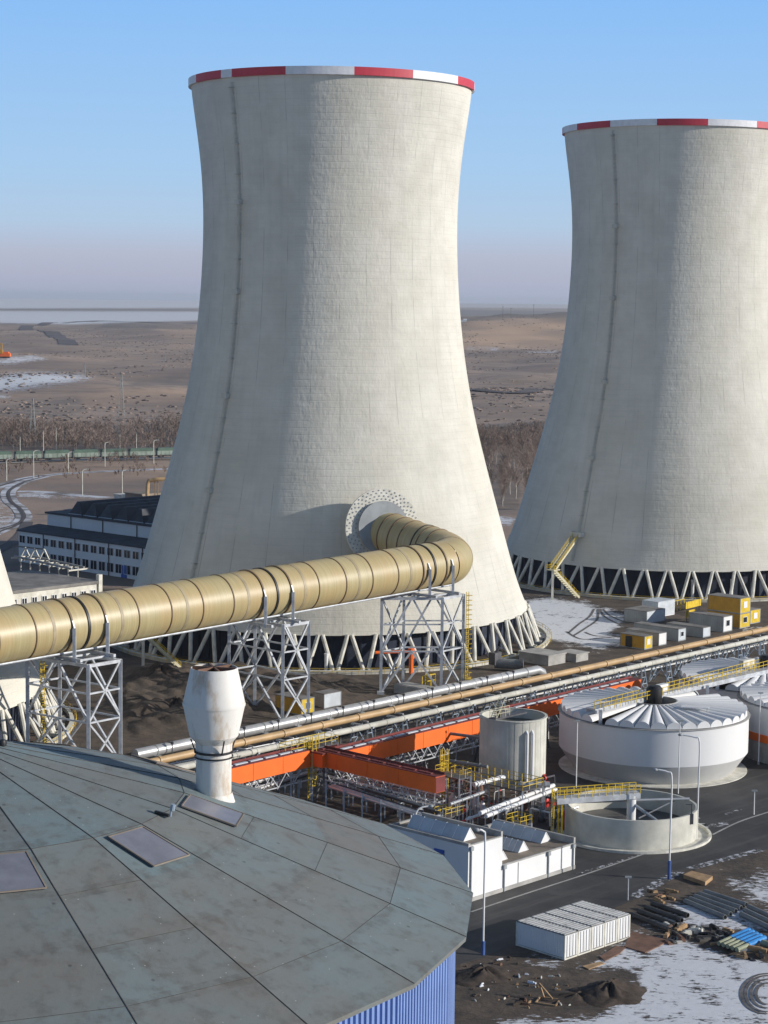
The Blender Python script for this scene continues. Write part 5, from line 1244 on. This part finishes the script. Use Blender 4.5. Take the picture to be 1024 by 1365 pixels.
def slab(px, th, mat, name, label, cat, z=0.02):
    pts = [G(x, y) for x, y in px]
    if sum(pts[i].x*pts[(i+1)%len(pts)].y-pts[(i+1)%len(pts)].x*pts[i].y for i in range(len(pts))) < 0: pts = pts[::-1]
    mb = MB(); mb.ngon([(p.x, p.y) for p in pts], z, z+th); return tag(mb.build(name, M[mat], loc=pts[0]), label, cat)
slab([(832,1263),(842,1243),(893,1255),(860,1271)], .12, 'rust', 'steel_plate', 'large brown steel plate lying beside the white containers', 'plate')
slab([(800,1276),(822,1262),(834,1264),(826,1272),(806,1282)], .10, 'rust', 'steel_plate', 'smaller brown plate in front of the container doors', 'plate')
slab([(911,1171),(922,1166),(950,1173),(940,1181)], .5, 'wood', 'timber_slab', 'flat light-brown timber slab beside the road', 'slab')
slab([(776,1289),(800,1283),(806,1285),(785,1293)], .10, 'wood', 'timber_board', 'wooden board lying in front of the nearest container', 'board')
rdb = random.Random(11)
def debris(cx, cy, rx, ry, n, group, what, where, mats, szs=(.25,.9)):
    for k in range(n):
        x, y = cx+rdb.uniform(-rx, rx), cy+rdb.uniform(-ry, ry); p = G(x, y); s = rdb.uniform(*szs); a = rdb.uniform(0, pi)
        mb = MB(); ex = V3((cos(a), sin(a), rdb.uniform(-.12,.12))).normalized(); ey = V3((-sin(a), cos(a), 0)); ez = ex.cross(ey)
        L = s*rdb.uniform(1.2, 3.2); hh = s*rdb.uniform(.2,.7); c = p+Z*(hh/2)
        mb.box(c, L, s*.6, hh, ex, ey, ez); mb.box(c+ez*(hh*.5+.05)+ex*L*.1, L*.7, s*.35, .1, ex, ey, ez)
        m_ = rdb.choice(mats); tag(mb.build('scrap_piece', M[m_], loc=p), what+' '+where, 'scrap', group)
debris(912, 1247, 24, 11, 34, 'scrap heap beside the pipes', 'scrap piece in the mixed scrap heap', 'between the dark beams and the blue-wrapped pipes', ['wood','greypipe','darkpipe','offwhite','rust','black','concrete'])
debris(955, 1246, 22, 8, 22, 'scrap behind the blue pipes', 'scrap piece lying behind', 'the blue-wrapped pipes', ['darkpipe','wood','rust','greypipe','black'])
debris(1000, 1270, 14, 8, 14, 'scrap in front of the blue pipes', 'scrap piece lying in front of', 'the blue-wrapped pipes near the right edge', ['offwhite','red','greybox','wood','black'])
debris(700, 1322, 70, 22, 30, 'sticks in the mud', 'pale stick or board in the mud', 'between the blue silo wall and the soil heaps', ['wood','offwhite','wood'], (.08,.22))
debris(665, 1310, 45, 34, 26, 'clods in the mud', 'clod or snow lump in the mud', 'near the blue silo wall', ['soil','snow','soil','rust'], (.12,.4))
debris(560, 1048, 90, 12, 26, 'loose bits in the dark yard', 'pale loose part on the dark ground', 'under the short orange gallery', ['white','lightbox','greybox'], (.2,.5))
debris(880, 1195, 22, 8, 14, 'planks by the road', 'brown plank or clod', 'at the road edge left of the timber slab', ['rust','wood','soil'], (.2,.6))
fr = G(720, 1330); mb = MB()
for a, b in (((0,0,.1),(2.0,-.8,.1)),((0,0,.1),(-.6,-1.8,.1)),((2,-.8,.1),(1.4,-2.6,.1)),((-.6,-1.8,.1),(1.4,-2.6,.1)),((.4,-.2,.1),(-.1,.1,1.5)),((-.1,.1,1.5),(1.2,-1.2,.3))): mb.beam(fr+V3(a), fr+V3(b), .14)
tag(mb.build('broken_pallet', M['wood'], loc=fr), 'broken square timber pallet lying on the mud', 'pallet')
def mound(px, rx, ry, h, label, seed):
    c = G(*px); rg = random.Random(seed); n = 30; vs = [c+Z*h]; rings = 9
    ph = [rg.uniform(0, 6.28) for _ in range(8)]
    for j in range(1, rings+1):
        t = j/rings
        for i in range(n):
            a = 2*pi*i/n; w = 1+.16*sin(2*a+ph[0])+.1*sin(5*a+ph[1])
            z = h*(1-t)**1.15*(1+.25*sin(4*a+ph[2]+3*t)+.2*sin(7*a+5*t+ph[3]))+.10*h*rg.uniform(-1,1)*(t < .95)
            vs.append(c+V3((rx*t*w*cos(a), ry*t*w*sin(a), max(z, -.05) if j < rings else -.12)))
    mb = MB(); fs = [(0, 1+i, 1+(i+1)%n) for i in range(n)]
    for j in range(rings-1): fs += [(1+j*n+i, 1+(j+1)*n+i, 1+(j+1)*n+(i+1)%n, 1+j*n+(i+1)%n) for i in range(n)]
    mb.add(vs, fs); return tag(mb.build('soil_heap', M['soil'], loc=c, smooth=True, ang=50), label, 'soil heap')
mound((812,1325), 3.8, 4.6, 1.25, 'dark soil heap on the snow in front of the containers', 1)
mound((645,1300), 3.9, 3.6, .85, 'dark soil heap at the foot of the lamp post left of the containers', 2)
mound((770,1330), 3.6, 2.9, .5, 'low dark soil heap left of the larger heap on the snow', 3)
mound((215,905), 6.5, 7, 2.6, 'brown earth heap left of the vent hood behind the round roof', 4)
mound((236,945), 5, 6, 1.9, 'brown earth heap close behind the vent hood', 5)

# ------------------------------------------------------------------ far background: railway, woods, pylons, excavator
def wagon_proto():
    t = thing('freight_wagon', (0,0,0), '-', 'wagon', 'green freight wagons of the train'); tt = (G(260,610.5)-G(0,617.5)).normalized(); nn = V3((tt.y,-tt.x,0))
    L = 12.6; mb = MB(); mb.box(Z*2.3, L*.90, 2.9, 1.9, tt, nn)
    for k in range(7): mb.box(tt*(L*.94*(k/6-.5))+nn*1.48+Z*2.3, .2, .12, 1.9, tt, nn)
    mb.build('body', M['wagongrey'], t)
    mb = MB(); mb.box(Z*3.75, L*.90, 3.0, 1.05, tt, nn); mb.box(Z*4.4, L*.84, 1.6, .3, tt, nn); mb.build('roof', M['wagongreen'], t)
    mb = MB(); mb.box(Z*1.1, L, 2.2, .5, tt, nn)
    for s in (-1, 1):
        for q in (-.36, -.24, .24, .36): mb.tube(tt*L*q+nn*s*.85+Z*.62, tt*L*q+nn*s*.72+Z*.62, .48, 10)
    mb.build('chassis', M['black'], t); return t
wg = wagon_proto()
wl = ['leftmost freight wagon of the train, at the left edge','second freight wagon from the left edge','third freight wagon from the left, above the road bend','fourth freight wagon from the left','third freight wagon from the cooling tower','second freight wagon from the cooling tower','freight wagon right beside the cooling tower edge']
A, B = G(-22,617.7), G(243,610.7)
for k in range(7):
    p = A.lerp(B, (k+.5)/7)+Z*.5
    if k == 0: wg.location = p; wg['label'] = wl[0]
    else: copy_tree(wg, p, wl[k])
mb = MB()
for s in (-.75,.75): mb.beam(A+V3((-20,0,.35+.1))+V3((0,s,0)), B+V3((60,-14*0,.45))+V3((0,s,0)), .15)
tag(mb.build('railway_track', M['darksteel'], loc=A), kind='structure')
def twig_tree(mb, base, h, rg, nb=26, spread=.28, tw=.06, trunk=True):
    b = V3(base)
    if trunk: mb.tube(b, b+Z*h*.9, h*.012, 4, h*.004, cap=False)
    for i in range(nb):
        t = .22+.75*rg.random(); a = rg.uniform(0, 2*pi); L = h*spread*(1.1-t*.7)*rg.uniform(.6,1.3)
        p = b+Z*h*t; q = p+V3((cos(a)*L, sin(a)*L, L*rg.uniform(.7,1.6)))
        mb.tube(p, q, tw, 3, tw*.5, cap=False)
        for j in range(2): r = p.lerp(q, rg.uniform(.3,.9)); mb.tube(r, r+V3((rg.uniform(-1,1), rg.uniform(-1,1), rg.uniform(.2,1.2)))*L*.5, tw*.8, 3, tw*.4, cap=False)
def woods(x0, x1, y0, y1, n, h0, h1, seed):
    rg = random.Random(seed); mb = MB()
    for i in range(n):
        y = rg.uniform(y0, y1); x = rg.uniform(x0, x1)*y; twig_tree(mb, (x, y, 0), rg.uniform(h0, h1)*(.75+.35*sin(x/23)*sin(y/31+x/57)), rg, 14, .32, .10)
    o = mb.build('bare_woods', M['twig']); tag(o, 'far mass of leafless brown woods beyond the railway', 'woods', kind='stuff'); return o
def scrub():
    mb = MB(); rg = random.Random(21); nz = 0
    f = lambda x, y: sin(x/83+y/260)+sin(x/41-y/170+1.3)+.7*sin(x/150+y/95+2.2)
    while nz < 7000:
        y = 1120*(4600/1120)**rg.random(); x = rg.uniform(-.215, .10)*y
        if f(x, y) < rg.uniform(-1.2, 1.6) or (y < 1500 and rg.random() < .6): continue
        nz += 1; h = rg.uniform(.3, 1.3); w_ = h*rg.uniform(1.5, 4.5); k = 0 if rg.random() < .6 else 1
        c = V3((x, y, float(far_z(np.array([x]), np.array([y]))[0])-.1)); a = rg.uniform(0, 3.1)
        p = [c+V3((cos(a+q*2.094)*w_*.5, sin(a+q*2.094)*w_*.5, 0)) for q in range(3)]; m_ = [c+V3((cos(a+q*2.094+.5)*w_*.55, sin(a+q*2.094+.5)*w_*.55, h*.6)) for q in range(3)]; t_ = c+Z*h
        mb.add([*p, *m_, t_], [(0,1,4,3),(1,2,5,4),(2,0,3,5),(3,4,6),(4,5,6),(5,3,6)], k)
    o = mb.build('scrub', [M['scrubdark'], M['scrubtan']]); tag(o, 'brown scrub bushes scattered over the far plain', 'scrub', kind='stuff')
M['scrubdark'] = basic('dark_scrub', (0.20,0.16,0.135), 0.95, 0, 0.3, 0.02); M['scrubtan'] = basic('dry_grass_tuft', (0.30,0.22,0.17), 0.95, 0, 0.3, 0.02)
scrub()
w1 = woods(-.26, -.04, 955, 1090, 1500, 7, 11, 3); w1['label'] = 'mass of leafless brown woods beyond the freight train'
w2 = woods(.0, .13, 980, 1120, 1150, 7, 11, 4); w2['label'] = 'dark strip of leafless woods between the two cooling towers'
w3 = woods(-.20, -.10, 800, 905, 130, 2.5, 5, 6); w3['label'] = 'sparse bare bushes between the road and the railway'
tp_ = []
for s in range(4):
    rg = random.Random(40+s); t = thing('birch_tree', (0,0,0), '-', 'tree', 'bare trees between the cooling towers')
    mb = MB(); pts = [V3((rg.uniform(-.3,.3)*i, rg.uniform(-.3,.3)*i, 3.6*i)) for i in range(6)]; 
    for i in range(5): mb.tube(pts[i], pts[i+1], .26*(1-i*.18), 6, .26*(1-(i+1)*.18)+.01, cap=False)
    mb.build('trunk', M['birch'], t)
    mb = MB(); rgt_ = random.Random(90+s)
    for i in range(46):
        f = .2+.78*rgt_.random(); k = min(4, int(f*5)); p = pts[k].lerp(pts[k+1], f*5-k); a = rgt_.uniform(0, 6.28); L = 6.2*(1.1-f*.8)*rgt_.uniform(.6,1.2)
        q = p+V3((cos(a)*L*.62, sin(a)*L*.62, L*.9)); mb.tube(p, q, .075, 3, .03, cap=False)
        for j in range(7):
            r = p.lerp(q, rgt_.uniform(.2,1)); e = r+V3((rgt_.uniform(-1,1), rgt_.uniform(-1,1), rgt_.uniform(.1,1.1)))*L*.36; mb.tube(r, e, .045, 3, .02, cap=False)
            for u in range(2): g = r.lerp(e, rgt_.uniform(.3,1)); mb.tube(g, g+V3((rgt_.uniform(-1,1), rgt_.uniform(-1,1), rgt_.uniform(-.2,1)))*L*.16, .03, 3, .015, cap=False)
    mb.build('crown', M['twig'], t); tp_.append(t)
rg = random.Random(77); spots = []
for k in range(56):
    y = 690+rg.random()**.8*270; x = (.040+rg.random()*.040)*y; spots.append((y, x))
spots.sort()
for k, (y, x) in enumerate(spots):
    lb = 'leafless brown tree standing in the grove between the two cooling towers'
    s = rg.uniform(.6, 1.0)
    if k < 4: t = tp_[k]; t.location = (x, y, 0); t['label'] = lb; WL[t.name] = V3((x, y, 0))
    else: t = copy_tree(tp_[k%4], (x, y, 0), lb, rg.uniform(0, 6.28))
    t.scale = (s, s, s)
# distant lamp posts and pylons on the left plain
dl = [(9,641,612),(45,638,601),(91,631,603),(110,661,626),(140,622,590),(163,661,627),(205,618,587),(182,606,579),(75,600,571),(58,607,575),(160,602,580),(27,606,583)]
dn_ = ['distant lamp post at the left edge by the road bend','distant lamp post above the first wagons','distant lamp post between the second and third wagons','tall distant lamp post in front of the road to the hall','distant lamp post in front of the middle of the train','distant lamp post right above the office hall','distant lamp post beside the cooling tower edge','thin distant mast rising behind the train near the tower','thin distant mast in the woods behind the third wagon','thin distant mast in the woods behind the second wagon','thin distant mast in the woods behind the fifth wagon','thin distant mast in the woods near the left edge']
for (x,y0,y1), lb in zip(dl, dn_):
    b, h = hpx(x, y0, y1); lamp(b, h, lb, None if y0 < 608 else (1.6,.3), 'offwhite', .16, None, 'distant lamp posts')
def pylon(px, y0, y1, label):
    b, h = hpx(px, y0, y1); b.z = float(far_z(np.array([b.x]), np.array([b.y]))[0]); t = thing('power_pylon', b, label, 'pylon', 'distant power pylons'); w = h*.07
    mb = MB(); q = [V3((sx*w, sy*w, 0)) for sx, sy in ((-1,-1),(1,-1),(1,1),(-1,1))]
    for i in range(4):
        mb.beam(b+q[i], b+q[i]*.15+Z*h, .2)
        for k in range(8):
            s0, s1 = 1-.85*k/8, 1-.85*(k+1)/8; mb.beam(b+q[i]*s0+Z*h*k/8, b+q[(i+1)%4]*s1+Z*h*(k+1)/8, .12)
    mb.build('mast', M['greypipe'], t)
    mb = MB()
    for z in (.72, .86): mb.beam(b+Z*h*z-V3((h*.13,0,0)), b+Z*h*z+V3((h*.13,0,0)), .25)
    mb.build('crossarm', M['greypipe'], t)
pylon(44, 592, 532, 'lattice power pylon rising from the woods at the left'); pylon(162, 555, 500, 'pale lattice pylon on the brown plain left of the nearer tower')
pylon(113, 505, 489, 'small far pylon by the patchy snow'); pylon(220, 482, 472, 'tiny far pylon near the edge of the nearer tower')
for x, y0, y1, lb in ((670,441,424,'far power pole on the left of the tan hill'), (711,441,424,'far power pole on the right of the tan hill'), (681,426,412,'tallest far power pole on the crest of the tan hill')):
    d = 4300; b = P(x, y0, d); b.z = float(far_z(np.array([b.x]), np.array([b.y]))[0]); h = (y0-y1)/F*d; t = thing('power_pole', b, lb, 'power pole', 'far power poles')
    mb = MB(); mb.tube(b, b+Z*h, .3, 5); mb.build('pole', M['darksteel'], t); mb = MB(); mb.beam(b+Z*h*.9-V3((1.6,0,0)), b+Z*h*.9+V3((1.6,0,0)), .3); mb.build('crossarm', M['darksteel'], t)
eb = G(4, 482); eb.z = float(far_z(np.array([eb.x]), np.array([eb.y]))[0]); ex_ = thing('excavator', eb, 'orange excavator on the far plain at the left edge', 'excavator'); s = 2300/F
mb = MB(); mb.box(eb+Z*3.2*s*1.2, 20*s, 8*s, 4.2*s, V3((1,0,0))); mb.box(eb+V3((4*s,0,6*s)), 8*s, 7*s, 4*s); mb.build('body', M['orange'], ex_)
mb = MB(); mb.box(eb+V3((-2*s,-3*s,8*s)), 5*s, 4*s, 5*s); mb.build('cab', M['ochre'], ex_)
mb = MB(); mb.beam(eb+V3((-3*s,0,6*s)), eb+V3((-1*s,0,18*s)), 2.2*s); mb.beam(eb+V3((-1*s,0,18*s)), eb+V3((-14*s,0,20*s)), 1.8*s); mb.build('boom', M['ochre'], ex_)
mb = MB()
for q in (-1, 1): mb.box(eb+V3((0, q*3*s, .8*s)), 17*s, 2*s, 1.8*s)
mb.build('track', M['black'], ex_)
for k, (x, y, lb) in enumerate(((616,426,'small white far building on the tan hill beside the nearer tower'), (620,427,'second small white far building on the tan hill'))):
    b = P(x, y, 4400); b.z = float(far_z(np.array([b.x]), np.array([b.y]))[0]); mb = MB(); mb.box(b+Z*2, 6+2*k, 5, 4.4); mb.add([b+V3(v) for v in ((-4,-3,4.2),(4,-3,4.2),(4,3,4.2),(-4,3,4.2),(-4,0,6),(4,0,6))], [(0,1,5,4),(2,3,4,5),(1,2,5),(3,0,4)])
    tag(mb.build('far_building', M['white'], loc=b), lb, 'building')

# ------------------------------------------------------------------ air
def make_haze():
    mb = MB(); x0, x1, y0, y1 = -43000, 43000, -1600, 26100
    mb.box((0, (y0+y1)/2, 65), x1-x0, y1-y0, 150)
    m = bpy.data.materials.new('haze_air'); m.use_nodes = True; t = m.node_tree
    for n in list(t.nodes):
        if n.type != 'OUTPUT_MATERIAL': t.nodes.remove(n)
    v = t.nodes.new('ShaderNodeVolumePrincipled'); v.inputs['Color'].default_value = (0.93,0.95,1.0,1); v.inputs['Density'].default_value = HAZE; v.inputs['Anisotropy'].default_value = 0.3
    t.links.new(v.outputs[0], [n for n in t.nodes if n.type == 'OUTPUT_MATERIAL'][0].inputs['Volume'])
    o = mb.build('haze', m); tag(o, kind='stuff')
HAZE = 4.2e-5
if HAZE: make_haze()

# ------------------------------------------------------------------ light, sky, camera
SUN_EL = 18.0; SUN_DIR = V3((0.986, -0.165, 0)).normalized()
ld = bpy.data.lights.new('sun', 'SUN'); ld.energy = 4.9; ld.angle = R_(0.53); ld.color = (1.0, 0.945, 0.86)
so = bpy.data.objects.new('sun', ld); COL.objects.link(so); dv = SUN_DIR*cos(R_(SUN_EL))+Z*sin(R_(SUN_EL))
so.rotation_euler = dv.to_track_quat('Z', 'Y').to_euler(); so.location = (200, 0, 300)
w = bpy.data.worlds.new('World'); sc.world = w; w.use_nodes = True; t = w.node_tree; bg = t.nodes['Background']
sk = t.nodes.new('ShaderNodeTexSky'); sk.sky_type = 'NISHITA'; sk.sun_disc = False; sk.sun_elevation = R_(SUN_EL); sk.sun_rotation = math.atan2(SUN_DIR.x, SUN_DIR.y)
sk.altitude = 250; sk.air_density = 1.0; sk.dust_density = 0.6; sk.ozone_density = 2.5
SKYS = 0.10
tc = t.nodes.new('ShaderNodeTexCoord'); sx = t.nodes.new('ShaderNodeSeparateXYZ'); t.links.new(tc.outputs['Generated'], sx.inputs[0])
rp_ = t.nodes.new('ShaderNodeValToRGB'); el = rp_.color_ramp.elements
mr = t.nodes.new('ShaderNodeMapRange'); t.links.new(sx.outputs[2], mr.inputs[0]); mr.inputs[1].default_value = 0.0; mr.inputs[2].default_value = 0.5; t.links.new(mr.outputs[0], rp_.inputs[0])
lin = lambda c: tuple(((x/255+.055)/1.055)**2.4 for x in c)
stops = [(0.0,(170,182,208)),(0.012,(180,184,206)),(0.023,(184,191,211)),(0.038,(180,205,231)),(0.065,(168,205,240)),(0.145,(139,191,247)),(0.3,(128,164,216)),(0.5,(112,144,196))]
while len(el) < len(stops): el.new(0.5)
for e_, (p_, c_) in zip(el, stops): e_.position = p_*2; e_.color = (*lin(c_), 1)
ml = mixc(t, (0,0,0), (1/SKYS,)*3, rp_.outputs[0], 'MULTIPLY') if False else None
sc_ = t.nodes.new('ShaderNodeVectorMath'); sc_.operation = 'SCALE'; t.links.new(rp_.outputs[0], sc_.inputs[0]); sc_.inputs[3].default_value = 1/SKYS
fz = ramp(t, sx.outputs[2], 0.45, 0.15)
t.links.new(mixc(t, sk.outputs[0], sc_.outputs[0], fz), bg.inputs['Color']); bg.inputs['Strength'].default_value = SKYS
cd = bpy.data.cameras.new('camera'); co = bpy.data.objects.new('camera', cd); COL.objects.link(co); sc.camera = co
cd.sensor_fit = 'VERTICAL'; cd.sensor_height = 36; cd.lens = F/1365*36; cd.clip_start = 1; cd.clip_end = 120000
co.matrix_world = Matrix(((RIGHT.x, UP.x, -FWD.x, CAM.x), (RIGHT.y, UP.y, -FWD.y, CAM.y), (RIGHT.z, UP.z, -FWD.z, CAM.z), (0,0,0,1)))
sc.view_settings.view_transform = 'Standard'; sc.view_settings.look = 'None'; sc.view_settings.exposure = 0; sc.view_settings.gamma = 1
sc.cycles.volume_bounces = 0; sc.cycles.max_bounces = 5; sc.cycles.transparent_max_bounces = 8
